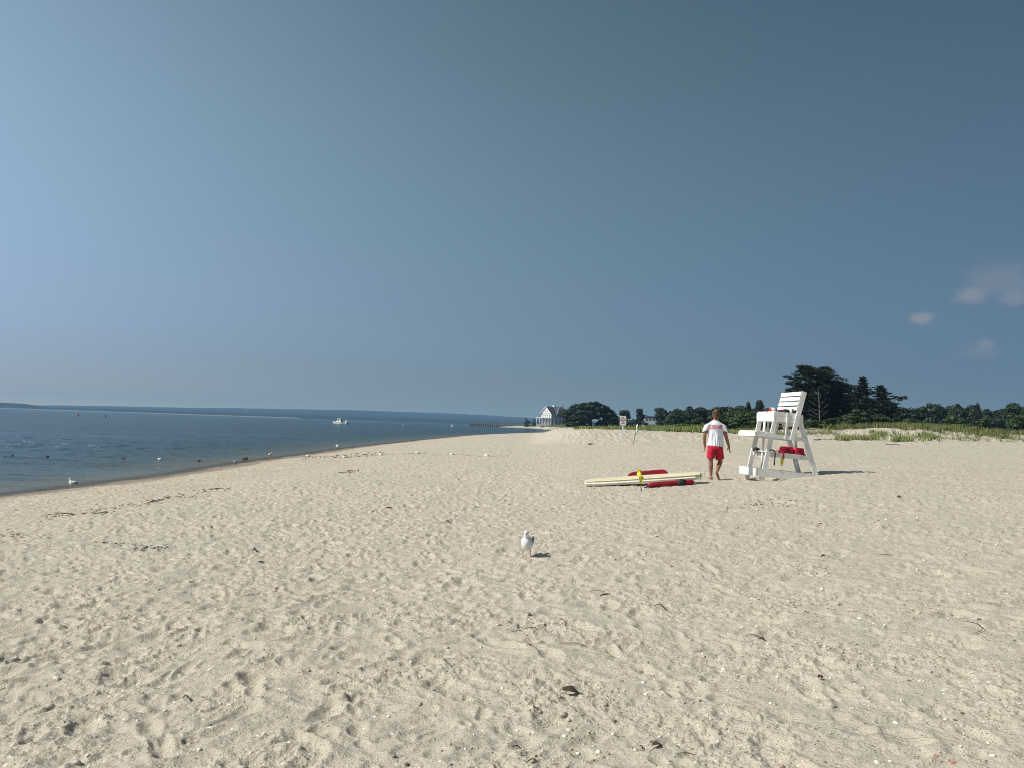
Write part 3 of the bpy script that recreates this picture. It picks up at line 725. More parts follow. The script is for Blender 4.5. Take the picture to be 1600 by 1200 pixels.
# clumps in front of the dune foot (pixel positions of their feet)
cl = []
for (a_, b_, y0, y1, c_) in [(1306, 1372, 685, 688.5, 120), (1395, 1422, 688, 691, 70), (1360, 1385, 676, 684, 40), (1435, 1460, 681, 688, 50), (1372, 1470, 676, 691, 60), (1470, 1600, 676, 691, 75), (1255, 1310, 676, 680, 30)]:
    for _ in range(c_):
        p = on_ground(rs.uniform(a_, b_), rs.uniform(y0, y1), 120); cl.append((p.x, p.y))
cl = np.array(cl)
tag(link('tuft_grass', grass_mesh(rs, cl[:, 0], cl[:, 1], rs.uniform(.25, .62, len(cl)), 9, .02, .12), M_grass), 'sparse tufts of beach grass at the foot of the dune', None, None, 'stuff')
# spit and inland ground cover
n_ = 9000; X = rs.uniform(-16, 120, n_); Y = rs.uniform(560, 800, n_); k = zbase(X, Y) > .9; X, Y = X[k], Y[k]
tag(link('spit_grass', grass_mesh(rs, X, Y, rs.uniform(.6, 1.6, len(X)), 5, .12, .9), M_grass), 'rough grass on the far spit below the house', None, None, 'stuff')
n_ = 7000; X = rs.uniform(15, 170, n_); Y = rs.uniform(115, 235, n_); k = X/Y > .09; X, Y = X[k], Y[k]
tag(link('inland_grass', grass_mesh(rs, X, Y, rs.uniform(.4, .9, len(X)), 6, .05, .4), M_grass), 'grass and low growth on the flat ground before the wood', None, None, 'stuff')
# dry twigs and stems over the bare dune face
tb = MB(); rr2 = random.Random(9)
for i in range(420):
    px = rr2.uniform(1262, 1600); py = rr2.uniform(673, 691); p = on_ground(px, py, 110)
    if p.y < 72 or p.y > 100: continue
    a_ = rr2.uniform(0, 6.3); L_ = rr2.uniform(.12, .5); e_ = rr2.uniform(.0, .8)
    tb.tube([p+Vector((0, 0, -.03)), p+Vector((math.cos(a_)*L_*.5, math.sin(a_)*L_*.3, L_*e_*.5+.03)), p+Vector((math.cos(a_)*L_, math.sin(a_)*L_*.6, L_*e_))], [.018, .014, .006], 4, cap=False)
tag(tb.build('twig_litter', M_twig, fix=False), 'dry stems and twigs scattered over the bare dune face', None, None, 'stuff')

# ================================================================== buildings and things far off
def wall_window(parent, M4, cx, cz, w, h, frame=.12, proud=.05, cross=True):
    """window on a wall plane; M4 maps local (across, out, up)"""
    mb = MB()
    for (a0, a1, b0, b1) in [(-w/2-frame, -w/2, -h/2-frame, h/2+frame), (w/2, w/2+frame, -h/2-frame, h/2+frame), (-w/2, w/2, h/2, h/2+frame), (-w/2, w/2, -h/2-frame, -h/2)]:
        mb.box(a0, a1, 0, proud+.06, b0, b1)
    if cross: mb.box(-w/2, w/2, .02, proud+.03, -.04, .04)
    o = mb.build('window', M_whiteB, parent); o.matrix_local = M4 @ Matrix.Translation((cx, 0, cz))
    g = MB().box(-w/2, w/2, .005, .03, -h/2, h/2).build('pane', M_glass, o)
    return o
# --- big shingled house on the spit
HY = 640.; hp = at(861.5, 661, HY)
ground_z = float(zbase(float(hp[0])+5, HY+5))
house = tag(empty('shingled_house', (hp[0], HY, max(ground_z, .8)), rad(40)), 'large shingled house with white gable and wrap-around porch beyond the cove', 'house')
Wd, Ln = 12.2, 17.; H1, H2 = 4.4, 8.2; RT = 15.2
z0 = float(at(861.5, 662.5, HY)[2])-house.location.z
RT = float(at(856, 634.8, HY)[2])-house.location.z; H2 = float(at(861, 646.4, HY)[2])-house.location.z; H1 = float(at(861, 653.2, HY)[2])-house.location.z
MB().box(0, Ln, 0, Wd, -2, H2).build('wall', M_sidingG, house)
# white lit gable front and its boards
MB().prism([(.0, H1+.4), (Wd, H1+.4), (Wd, H2-.2), (0, H2-.2)], 'x', -.35, -.002).build('bay', M_sidingW, house)
gab = MB().prism([(-.3, H2+.1), (Wd+.3, H2+.1), (Wd/2, RT-.3)], 'x', -.6, .0).build('gable', M_sidingW, house)
for (y, zc, w) in [(Wd*.40, H2+2.0, .8), (Wd*.58, H2+2.0, .8)]:
    wall_window(house, Matrix.Translation((-.6, 0, 0)) @ Matrix.Rotation(rad(90), 4, 'Z') @ Matrix.Identity(4), y, zc, w, 1.3, cross=False)
for y in (2.0, 4.9, 7.5, 10.2):
    wall_window(house, Matrix.Translation((-.35, 0, 0)) @ Matrix.Rotation(rad(90), 4, 'Z'), y, (H1+H2)/2+.2, 1.1, 1.6)
e_ = 1.0
roof = MB()
roof.prism([(-e_, H2-.5), (Wd/2, RT), (Wd/2, RT-.35), (-e_, H2-.95)], 'x', -1.2, Ln+.6)
roof.prism([(Wd+e_, H2-.5), (Wd/2, RT), (Wd/2, RT-.35), (Wd+e_, H2-.95)], 'x', -1.2, Ln+.6)
roof.build('roof', M_roof, house)
for sgn, ya in ((1, -e_), (-1, Wd+e_)):
    MB().beam((-1.3, ya, H2-.6), (-1.3, Wd/2, RT-.05), (0, 0, .5), (.18, 0, 0)).build('bargeboard', M_whiteB, house)
# cross gable on the near roof slope
dg = MB().prism([(5.0, H2-.4), (9.6, H2-.4), (7.3, RT-1.0)], 'y', -1.0, 3.2).build('dormer', M_sidingG, house)
MB().prism([(4.4, H2-.7), (7.3, RT-.5), (7.3, RT-.9), (4.8, H2-.7)], 'y', -1.5, 4.5).prism([(10.2, H2-.7), (7.3, RT-.5), (7.3, RT-.9), (9.8, H2-.7)], 'y', -1.5, 4.5).build('roof_slope', M_roof, dg)
MB().beam((4.3, -1.55, H2-.75), (7.3, -1.55, RT-.55), (0, 0, .9), (0, .15, 0)).build('bargeboard', M_whiteB, dg)
wall_window(house, Matrix.Translation((0, -1.0, 0)) @ Matrix.Rotation(rad(180), 4, 'Z'), -7.3, H2+1.5, .9, 1.4, cross=False)
wall_window(house, Matrix.Rotation(rad(180), 4, 'Z'), -12.4, H2-1.9, 1.1, 1.6); wall_window(house, Matrix.Rotation(rad(180), 4, 'Z'), -2.4, H2-1.9, 1.1, 1.6)
wall_window(house, Matrix.Rotation(rad(180), 4, 'Z'), -15.2, H2-1.9, 1.1, 1.6)
MB().box(7.4, 8.8, Wd/2-1, Wd/2+1, RT-1, RT+1.1).build('cupola', M_whiteB, house)
ch = MB().box(15.2, 17.0, 3.0, 5.0, H2-1, RT-.9).build('chimney', M_brick, house)
for cx in (15.5, 16.7): MB().tube([(cx, 4, RT-.9), (cx, 4, RT+1.2)], .28, 8).build('chimney_pot', M_brick, ch)
# porch round the gable end and near side
pr = MB(); pr.box(-3.6, Ln+1, -3.4, -.01, H1-.15, H1+.25); pr.box(-3.6, -.36, .0, Wd+3, H1-.15, H1+.25)
pr.build('porch_roof', M_sidingW, house)
MB().box(-3.6, Ln+1, -3.4, 0, -1, .35).box(-3.6, -.01, .0, Wd+3, -1, .35).build('porch_floor', M_sidingG, house)
for (x, y) in [(-3.4, y) for y in np.linspace(-3.2, Wd+2.6, 6)]+[(x, -3.2) for x in np.linspace(0.2, Ln+.6, 5)]:
    MB().tube([(x, y, .3), (x, y, H1-.1)], .26, 8).build('column', M_whiteB, house)
for y in np.linspace(1.3, Wd-1.3, 5): wall_window(house, Matrix.Rotation(rad(90), 4, 'Z'), y, H1*.5, 1.1, 2.0)
for x in np.linspace(1.8, Ln-1.6, 6): wall_window(house, Matrix.Rotation(rad(180), 4, 'Z'), -x, H1*.5, 1.2, 2.0)
MB().tube([(9.6, -3.0, H1+.2), (9.6, -3.0, H2-.6)], .26, 8).build('column', M_whiteB, house)
MB().box(8.5, 14.2, -3.3, .0, H2-.65, H2-.3).build('balcony_roof', M_roof, house)

# --- low white house with a deck
HY2 = 400.; hp = at(1018, 667, HY2); gz0 = float(zbase(float(hp[0]), HY2))
wh = tag(empty('white_house', (hp[0], HY2, gz0), rad(6)), 'low white house with grey roof and posted deck among the trees', 'house')
zt = lambda y: float(at(1018, y, HY2)[2])-gz0
A0, A1, A2, A3 = zt(668), zt(661), zt(653.6), zt(650.6)
MB().box(-3.6, 4.0, 0, 8, -1, A2).build('wall', M_sidingW, wh)
MB().prism([(-4.2, A2-.1), (4.6, A2-.1), (3.0, A3), (-2.2, A3)], 'y', -.6, 8.6).build('roof', M_roof, wh)
for x in (-2.5, -.7, 1.1, 2.9): wall_window(wh, Matrix.Rotation(rad(180), 4, 'Z'), -x, (A1+A2)/2+.35, 1.0, .9, cross=False)
dk = MB().box(-5.0, 2.2, -3.0, -.01, A1-.75, A1-.55).build('deck', M_whiteB, wh)
for x in (-4.9, -3.2, -1.5, .2, 2.1): MB().box(x-.1, x+.1, -2.95, -2.8, -1, A1-.75).build('post', M_whiteB, dk)
MB().box(-5.0, 2.2, -3.0, -2.88, A1+.05, A1+.2).box(-5.0, 2.2, -3.0, -2.9, A1-.3, A1-.2).build('railing', M_whiteB, dk)
MB().box(-7.6, -3.62, -.5, 3.5, A1-.5, A1+1.1).build('side_wing', M_sidingW, wh)
MB().box(-7.9, -3.5, -.7, 3.7, A1+1.1, A1+1.35).build('wing_roof', M_roof, wh)
# --- house with a peaked dark roof left of it
hp = at(1009, 667, 430.); gz1 = float(zbase(float(hp[0]), 430.)); zt = lambda y: float(at(1009, y, 430.)[2])-gz1
rh = tag(empty('peaked_house', (hp[0], 430., gz1), rad(-12)), 'house of which only the dark peaked roof and white chimney show', 'house')
MB().box(-4, 4, 0, 7, -1, zt(656)).build('wall', M_sidingG, rh)
MB().prism([(-4.6, zt(656)), (4.6, zt(656)), (0, zt(648))], 'y', -.5, 7.5).build('roof', M_roof, rh)
MB().box(-2.6, -1.7, 1, 2, zt(655), zt(649.5)).build('chimney', M_whiteB, rh)
# --- pale gable peeping out left of the sign
hp = at(962, 667, 440.); gz1 = float(zbase(float(hp[0]), 440.)); zt = lambda y: float(at(962, y, 440.)[2])-gz1
ph = tag(empty('pale_house', (hp[0], 440., gz1), rad(10)), 'pale house gable just peeping over the trees left of the sign', 'house')
MB().box(-2.2, 2.2, 0, 6, -1, zt(652)).build('wall', M_sidingW, ph)
MB().prism([(-2.5, zt(652)), (2.5, zt(652)), (0, zt(648.4))], 'y', -.2, 6).build('roof', M_sidingW, ph)
wall_window(ph, Matrix.Rotation(rad(180), 4, 'Z'), 0, zt(653.6), .9, .9, cross=False)

# --- timber groin (bulkhead on piles)
gx0 = at(733.5, 661, 735.)[0]; gx1 = at(801, 662, 735.)[0]
groin = tag(empty('timber_groin', (gx0, 735., WL)), 'long timber groin on close-set piles running out from the spit', 'groin')
Lg = gx1-gx0
MB().box(0, Lg, .35, .6, -1.5, 2.55).build('sheeting', M_woodD, groin)
MB().box(-.2, Lg, -.3, .7, 2.55, 2.85).build('cap_rail', M_wood, groin)
pile = None
for i in range(24):
    x = Lg*i/23.
    if pile is None: pile = MB().tube([(0, 0, -1.5), (0, 0, 2.54)], .42, 8).build('pile', M_wood, groin)
    else:
        q = pile.copy(); COL.objects.link(q); pile_ = q
    (pile if i == 0 else q).location = (x, 0, 0)
MB().box(Lg*.3, Lg+8, .9, 5, 1.0, 2.7).build('backfill', M_grass, groin)

# --- radio mast on the far hill
mp = at(804.6, 652, 3700.); mt = float(at(804.6, 645.6, 3700.)[2])
m_ = tag(empty('radio_mast', (mp[0], 3700., mp[2]-3)), 'thin radio mast standing on the far hills', 'mast')
MB().tube([(0, 0, 0), (0, 0, mt-mp[2]+3)], [2.0, 1.2], 6).build('lattice', M_grey, m_)
MB().box(-.35, .35, -.35, .35, mt-mp[2]+3, mt-mp[2]+5).build('antenna', M_grey, m_)

# --- motor boat
bx = at(532, 662.4, 452.); s_ = 1.0
boat = tag(empty('motor_boat', (bx[0], 452., WL), rad(-14)), 'white motor boat with a square wheelhouse, bow to the left', 'boat')
hv_ = []; st = [(-4.9, .05, .95, 1.35), (-4.2, .75, .55, 1.25), (-2.8, 1.25, .2, 1.12), (0, 1.5, .0, .95), (2.6, 1.5, .0, .85), (4.6, 1.4, .05, .85)]
hb = MB(); sect = []
for x, w, zk, zd in st: sect += [(x, -w, zd), (x, -w*.8, zk-.1), (x, 0, zk-.45), (x, w*.8, zk-.1), (x, w, zd)]
n5 = len(st); fs = [(i*5+j, i*5+j+1, (i+1)*5+j+1, (i+1)*5+j) for i in range(n5-1) for j in range(4)]
fs += [tuple((n5-1)*5+j for j in range(5)), tuple(j for j in range(5))[::-1]]+[(i*5, (i+1)*5, (i+1)*5+4, i*5+4) for i in range(n5-1)]
hb.add(sect, fs).build('hull', M_whiteB, boat)
MB().box(-4.3, 4.6, -1.56, -1.50, .62, .72).build('rub_rail', M_black, boat)
MB().prism([(-3.9, .8), (-3.2, 1.15), (-2.4, 1.55), (-1.6, 1.95), (-1.2, 1.9), (-1.2, .8)], 'y', -.9, .9).build('foredeck', M_whiteB, boat)
cb = MB().box(-1.6, .75, -1.05, 1.05, .7, 3.15).build('wheelhouse', M_whiteB, boat)
MB().box(-1.9, 1.0, -1.2, 1.2, 3.15, 3.28).build('roof', M_whiteB, cb)
for x in (-1.0, .25): MB().box(x-.27, x+.27, -1.09, -1.055, 2.05, 2.85).build('window', M_glass, cb)
MB().box(.76, .82, -.9, .9, .9, 3.0).build('door', M_glass, cb)
MB().tube([(2.2, 0, .8), (2.2, 0, 2.6)], .07, 6).build('davit', M_whiteB, boat)
bm = bmesh.new(); bmesh.ops.create_uvsphere(bm, u_segments=12, v_segments=8, radius=.75); me_ = bpy.data.meshes.new('fuel_ball'); bm.to_mesh(me_); bm.free()
fb = link('stern_buoy', me_, M_whiteB, boat, (4.0, -.3, 1.35))
MB().box(3.6, 4.9, -1.2, .6, .15, .75).build('engine_well', M_black, boat)
# channel buoys
def buoy(px, py, Y, h, r, matl, label, name='channel_buoy', cone=True, group=None):
    p = at(px, py, Y); o = tag(empty(name, (p[0], Y, WL)), label, 'buoy', group)
    MB().tube([(0, 0, -.3), (0, 0, h*.3), (0, 0, h*.34)], [r, r, r*.6], 10).build('float_body', matl, o)
    MB().tube([(0, 0, h*.34), (0, 0, h)], [r*.6, r*.15 if cone else r*.55], 8).build('tower', matl, o)
M_dgreen = mat('buoy_green', (.02, .10, .06), .6)
buoy(122, 650, 410., 1.7, .42, M_red, 'red conical channel buoy, leftmost on the water')
buoy(165, 651, 410., 1.1, .42, M_dgreen, 'dark green can buoy right of the red one', cone=False)
buoy(194, 651.5, 470., .7, .22, M_grey, 'tiny grey mooring buoy right of the green can')
buoy(706.5, 667, 560., 1.9, .55, M_whiteB, 'pale buoy in front of the left end of the groin', cone=False)
buoy(630, 662.8, 600., .8, .4, M_whiteB, 'tiny white buoy between the boat and the groin', cone=False)

# ================================================================== swimming-area float line
FL = [(19, 712), (74, 713.3), (132, 715), (192, 717.2), (250, 718), (310, 720), (367, 721.3), (424, 718.5), (481, 712.4), (539, 714), (594.8, 710.5), (652.5, 708.5), (706.6, 710.3), (760.4, 712.4)]
def float_mesh(matl):
    mb = MB(); mb.tube([(-.17, 0, 0), (-.15, 0, 0), (-.12, 0, 0), (0, 0, 0), (.12, 0, 0), (.15, 0, 0), (.17, 0, 0)], [.03, .07, .10, .118, .10, .07, .03], 10)
    return mb
fdesc = {0: 'dark weed-covered float furthest left on the water', 1: 'dark little float second from the left on the water', 2: 'barely visible awash float third from the left', 3: 'dark float just left of the pale one on the water', 4: 'pale cream float lying on the water', 5: 'dark float right of the pale one on the water', 6: 'pale and dark float beside the hunched brown gull', 7: 'brownish float at the water\'s edge under the white gull',
         8: 'white float highest on the wet edge of the sand', 9: 'dull float half buried in sand, second ashore', 10: 'white float in the sand below the grey gull', 11: 'brightest white float on the open sand', 12: 'white float second from the right end of the line', 13: 'last white float at the right end of the line'}
M_floatW = mat('float_white', (.78, .74, .64), .5, (.60, .55, .45), 7); M_floatD = mat('float_dark', (.05, .045, .035), .8, (.09, .08, .05), 7); M_floatB = mat('float_brown', (.30, .17, .09), .8, (.2, .11, .06), 7)
pts = []
meshes = {}
for i, (px, py) in enumerate(FL):
    if i <= 7: P = at(px, py, 100); d = P-np.array([0, 0, CAM_H]); t = (WL+.05-CAM_H)/d[2]; p = Vector(np.array([0, 0, CAM_H])+d*t)
    else:
        p = on_ground(px, py+1, 90); p.z += .04
    key = 'D' if i in (0, 1, 2, 3, 5) else ('B' if i == 7 else 'W')
    if key not in meshes: meshes[key] = float_mesh(None).build('line_float', {'D': M_floatD, 'B': M_floatB, 'W': M_floatW}[key], smooth=True); o = meshes[key]
    else: o = meshes[key].copy(); COL.objects.link(o)
    o.location = p; o.rotation_euler = (0, .1*math.sin(i*3), .5*math.sin(i*2.3)); o.scale = ((.8,)*3 if i in (3, 4, 5, 7) else (.5,)*3) if i < 8 and i != 2 else ((.3,)*3 if i == 2 else (.85, .85, .85))
    tag(o, fdesc[i], 'float', 'floats on the swimming-area rope'); pts.append(Vector(p))
end = on_ground(1010, 713.5, 90); rope_pts = []
allp = [Vector((pts[0].x-12, pts[0].y, WL+.02))]+pts+[on_ground(800, 712.6, 90)]
for a_, b_ in zip(allp[:-1], allp[1:]):
    for k in range(6):
        q = a_.lerp(b_, k/6.); q.z = max(hz(q.x, q.y)+.015, WL+.02); q.y += .12*math.sin(k*1.05); rope_pts.append(q)
tag(MB().tube(rope_pts, .009, 5).build('float_rope', mat('rope', (.20, .17, .12), .9)), 'thin rope threading the floats from the water up the beach', 'rope')

# ================================================================== white lifeguard chair
OZ = hz(6.549, 20.0)
CH_O = (6.549, 20.0, .437)
chair = tag(empty('lifeguard_chair', CH_O, rad(6)), 'tall white wooden lifeguard chair with slatted back', 'lifeguard chair')
def bb(name, a, b, w, t, wv, tv, parent=chair, m=M_white):
    wv = Vector(wv); tv = Vector(tv)
    return MB().beam(a, b, wv.normalized()*w, tv.normalized()*t).build(name, m, parent)
Wc = .95
for v, vn in ((.02, 'near'), (Wc, 'far')):
    # sides: legs, rails ; inner face offset so boards butt against each other
    o1 = .0 if v < .5 else 0
    s1 = -1 if v < .5 else 1                      # outwards
    bb('leg', (-.03, v, -.18), (.355, v, 1.63), .115, .045, (1, 0, -.22), (0, 1, 0))
    bb('leg', (1.56, v, -.05), (.985, v, 1.72), .125, .045, (1, 0, .30), (0, 1, 0))
    bb('skid', (-.135, v+s1*.046, .245), (1.60, v+s1*.046, .105), .205, .044, (0, 0, 1), (0, 1, 0))
    bb('seat_rail', (.335, v+s1*.046, 1.685), (1.085, v+s1*.046, 1.635), .235, .044, (0, 0, 1), (0, 1, 0))
    bb('platform_rail', (-.175, v+s1*.046, 1.228), (1.215, v+s1*.046, 1.108), .105, .044, (0, 0, 1), (0, 1, 0))
    bb('shelf_rail', (.17, v-s1*.046, .715), (1.30, v-s1*.046, .625), .10, .044, (0, 0, 1), (0, 1, 0))
    bb('back_post', (.765, v+s1*.092, 1.09), (1.095, v+s1*.092, 2.36), .115, .044, (1, 0, -.25), (0, 1, 0))
    bb('arm_brace', (.60, v+s1*.085, 1.13), (.655, v+s1*.085, 1.80), .04, .028, (1, 0, 0), (0, 1, 0))
bb('skid_front', (-.162, -.05, .245), (-.162, Wc+.07, .245), .205, .05, (0, 0, 1), (1, 0, 0))
bb('seat_front', (.31, -.05, 1.69), (.31, Wc+.07, 1.69), .235, .045, (0, 0, 1), (1, 0, 0))
bb('platform_front', (-.20, -.05, 1.232), (-.20, Wc+.07, 1.232), .12, .045, (0, 0, 1), (1, 0, 0))
for i in range(4):                                # footboards on the platform
    u = -.17+.135*i; zz = 1.283-.0865*(u+.175)+.013
    bb('platform_board', (u+.05, -.045, zz), (u+.05, Wc+.065, zz), .108, .028, (1, 0, -.087), (0, 0, 1))
for i in range(6):
    u = .35+.115*i; zz = 1.803-.067*(u-.335)+.014
    bb('seat_board', (u+.02, -.045, zz), (u+.02, Wc+.065, zz), .105, .026, (1, 0, -.067), (0, 0, 1))
for k, v in enumerate((.25, .40)):                # shelf boards
    pass
for i in range(3):
    u = .72+.16*i; zz = .715-.08*(u-.17)+.052+.012
    bb('shelf_board', (u, .0, zz), (u, Wc-.02, zz), .15, .022, (1, 0, -.08), (0, 0, 1), m=M_cream if i == 0 else M_white)
bb('shelf_board', (.20, .0, .776), (.20, Wc-.02, .776), .12, .022, (1, 0, -.08), (0, 0, 1))
for i, zc in enumerate((2.315, 2.185, 2.055, 1.925)):   # back slats on the front edge of the posts
    u = .765+.33*(zc-1.09)/1.27-.078
    bb('back_slat', (u, -.09, zc), (u, Wc+.11, zc), .098 if i else .105, .022, (.25, 0, 1), (1, 0, -.25))
bb('back_brace', (1.06, -.06, 1.50), (1.06, Wc+.08, 1.50), .09, .04, (0, 0, 1), (1, 0, 0))
bb('rear_post', (1.235, .5, -.1), (1.155, .5, 1.08), .06, .05, (1, 0, 0), (0, 1, 0))
bb('rear_crossbar', (1.10, .04, .665), (1.10, Wc-.02, .665), .08, .04, (0, 0, 1), (1, 0, 0))
bb('crossbar', (.30, .05, .66), (.30, Wc-.02, .66), .08, .04, (0, 0, 1), (1, 0, 0))
po = MB().tube([(.16, .42, -.1), (.245, .42, 1.56)], .032, 12).build('ladder_pole', M_white, chair, smooth=True)
po2 = MB().tube([(.16, .42, -.1), (.18, .42, .33)], .036, 12).build('pole_lower', M_grey, chair, smooth=True)  # lower stretch of the pole, slightly thicker and grey
# nail heads
nl = MB()
for v in (-.05,):
    for (u, zz) in [(.42, 1.72), (.52, 1.715), (.62, 1.71), (.95, 1.69), (-.12, 1.22), (.1, 1.2), (.02, .26), (.09, .22), (.25, .72), (1.2, .635), (1.05, 1.12), (.82, 1.15)]:
        nl.tube([(u, v-.0, zz), (u, v+.01, zz)], .009, 6)
nl.build('nail_head', mat('rust', (.12, .08, .06), .8), chair)['kind'] = 'stuff'
CM = Matrix.Translation(CH_O) @ Matrix.Rotation(rad(6), 4, 'Z')
def on_chair(o, p, rz=0):
    o.location = CM @ Vector(p); o.rotation_euler = (0, 0, rad(6)+rz); return o

# blob meshes: overlapping solids fused into one skin --------------------------------
def sph_pts(c, r, n=14, m=8, M3=None):
    c = Vector(c); r = Vector(r if hasattr(r, '__len__') else (r, r, r)); out = []
    for i in range(m+1):
        a = math.pi*i/m
        for k in range(n if 0 < i < m else 1):
            b = 2*math.pi*k/n; q = Vector((r.x*math.sin(a)*math.cos(b), r.y*math.sin(a)*math.sin(b), r.z*math.cos(a)))
            out.append(c+(M3 @ q if M3 else q))
    return out
def hull(bm, pts):
    b2 = bmesh.new(); vs = [b2.verts.new(p) for p in pts]
    r = bmesh.ops.convex_hull(b2, input=vs); 
    bmesh.ops.delete(b2, geom=[v for v in b2.verts if not v.link_faces], context='VERTS')
    tmp = bpy.data.meshes.new('tmp'); b2.to_mesh(tmp); b2.free(); bm.from_mesh(tmp); bpy.data.meshes.remove(tmp)
def blob(name, prims, voxel, smooth_it=2):
    """prims: ('cap', p0, r0, p1, r1) ('ell', c, (rx,ry,rz), euler) ('rings', [(c, rx, ry)...])"""
    bm = bmesh.new()
    for p in prims:
        if p[0] == 'cap': hull(bm, sph_pts(p[1], p[2])+sph_pts(p[3], p[4]))
        elif p[0] == 'ell':
            M3 = Euler(p[3]).to_matrix() if len(p) > 3 else None; hull(bm, sph_pts(p[1], p[2], 18, 10, M3))
        elif p[0] == 'rings':
            R_ = p[1]; n_ = 20; vs = []
            for (c, rx, ry) in R_:
                vs.append([bm.verts.new((c[0]+rx*math.cos(2*math.pi*k/n_), c[1]+ry*math.sin(2*math.pi*k/n_), c[2]+(c[3] if len(c) > 3 else 0)*math.cos(2*math.pi*k/n_))) for k in range(n_)])
            for a, b in zip(vs[:-1], vs[1:]):
                for k in range(n_): bm.faces.new((a[k], a[(k+1) % n_], b[(k+1) % n_], b[k]))
            bm.faces.new(vs[0][::-1]); bm.faces.new(vs[-1])
    bmesh.ops.recalc_face_normals(bm, faces=bm.faces)
    me_ = bpy.data.meshes.new(name); bm.to_mesh(me_); bm.free()
    o = bpy.data.objects.new('blobtmp', me_); COL.objects.link(o)
    md = o.modifiers.new('r', 'REMESH'); md.mode = 'VOXEL'; md.voxel_size = voxel
    if smooth_it: m2 = o.modifiers.new('s', 'SMOOTH'); m2.factor = .5; m2.iterations = smooth_it
    dg_ = bpy.context.evaluated_depsgraph_get(); out = bpy.data.meshes.new_from_object(o.evaluated_get(dg_)); out.name = name
    bpy.data.objects.remove(o); bpy.data.meshes.remove(me_)
    out.polygons.foreach_set('use_smooth', [True]*len(out.polygons)); return out
def paint(me_, mats, fn):
    me_.materials.clear()
    for m in mats: me_.materials.append(m)
    for p in me_.polygons: p.material_index = fn(p.center)

# --- things on the chair
cap_me = blob('cap', [('ell', (0, 0, .045), (.10, .085, .075)), ('ell', (-.11, 0, .02), (.10, .075, .018))], .008)
paint(cap_me, [M_whiteB, M_red], lambda c: 1 if c.x < -.05 else 0)
on_chair(tag(link('cap', cap_me), 'white cap with a red peak on the front of the chair seat', 'cap'), (.47, .45, 1.825))
on_chair(tag(link('jacket', blob('jacket', [('ell', (0, 0, .04), (.17, .14, .05)), ('ell', (.14, .05, .05), (.13, .10, .055), (0, .2, .4)), ('ell', (-.10, -.09, .035), (.09, .06, .04)), ('ell', (.05, -.10, .05), (.08, .05, .045))], .012), mat('dark_red_cloth', (.16, .015, .02), .9, (.02, .018, .022), 9, bump=.01, bscale=14, lo=.42, hi=.5)), 'crumpled dark and red jacket lying on the chair seat', 'jacket'), (.70, .35, 1.805))
on_chair(tag(link('pouch', blob('pouch', [('ell', (0, 0, .07), (.07, .10, .075)), ('ell', (.03, 0, .04), (.08, .11, .05))], .01), M_black), 'small black pouch against the foot of the seat back', 'pouch'), (.93, .14, 1.79))
bt = MB().tube([(0, 0, 0), (0, 0, .09), (0, 0, .105), (0, 0, .125)], [.03, .03, .015, .015], 10).build('bottle', M_whiteB, smooth=True)
on_chair(tag(bt, 'small white bottle standing near the edge of the seat', 'bottle'), (.80, .06, 1.797))
M_pack = mat('pack_red', (.72, .018, .06), .7, (.55, .012, .045), 9)
for i, (u, lab) in enumerate([(.79, 'red rescue pack on the shelf, the one nearer the front'), (1.11, 'red rescue pack on the shelf, the one nearer the back legs')]):
    pk = tag(empty('rescue_pack', (0, 0, 0)), lab, 'bag', 'red rescue packs on the chair shelf'); on_chair(pk, (u, .30, .735-.03*i))
    zt_ = .185
    MB().prism([(-.16, 0), (.145, 0), (.125, zt_), (-.09, zt_)] if i == 0 else [(-.14, 0), (.15, 0), (.11, zt_), (-.115, zt_)], 'y', -.14, .14).build('body', M_pack, pk, bevel=.012)
    MB().box(-.035, .035, -.152, -.143, .06, .14).build('badge', mat('dark_red', (.20, .008, .02), .8), pk)
    MB().box(-.17, .17, -.145, -.141, .0, .022).build('strap', M_black, pk)
bd = MB().box(-.33, .33, -.17, .17, 0, .03).build('backboard', M_cream, bevel=.008)
on_chair(tag(bd, 'cream board lying under the red packs on the shelf', 'board'), (.93, .28, .695)); bd.rotation_euler = (0, rad(4), rad(6))
def hang(name, pts_, r, m, lab, cat, tipm=None, squash=1.0):
    o = tag(empty(name, (0, 0, 0)), lab, cat); on_chair(o, (0, 0, 0))
    MB().tube(pts_, r, 8, squash=squash).build('webbing', m, o, smooth=True)
    if tipm: MB().tube([pts_[-1], tuple(Vector(pts_[-1])+Vector((0, 0, -.05)))], r if not hasattr(r, '__len__') else r[-1]*1.15, 8).build('buckle', tipm, o)
    return o
hang('harness', [(.18, -.01, .80), (.24, -.03, .83), (.32, -.05, .79), (.33, -.06, .72), (.315, -.06, .60), (.31, -.06, .48)], [.014, .02, .022, .02, .018, .02], M_black, 'black harness hanging down over the shelf rail', 'harness', M_black)
hang('red_strap', [(.34, -.02, .80), (.45, -.04, .81), (.54, -.06, .77), (.55, -.07, .70), (.55, -.07, .66)], [.012, .02, .022, .024, .024], M_redfab, 'short red strap with a black end hanging over the shelf rail', 'strap', M_black)
hang('black_pack', [(.02, .62, .79), (.08, .6, .83), (.16, .6, .81), (.2, .6, .78)], [.03, .045, .05, .03], M_black, 'small black strap bundle on the far front of the shelf', 'strap')
yf = MB().tube([(.72, .35, .72), (.71, .33, .62), (.69, .31, .50), (.675, .3, .40)], [.012, .042, .04, .015], 8, squash=.5).build('rolled_flag', M_yellow, smooth=True)
on_chair(tag(yf, 'furled yellow flag hanging beneath the chair shelf', 'flag'), (0, 0, 0))

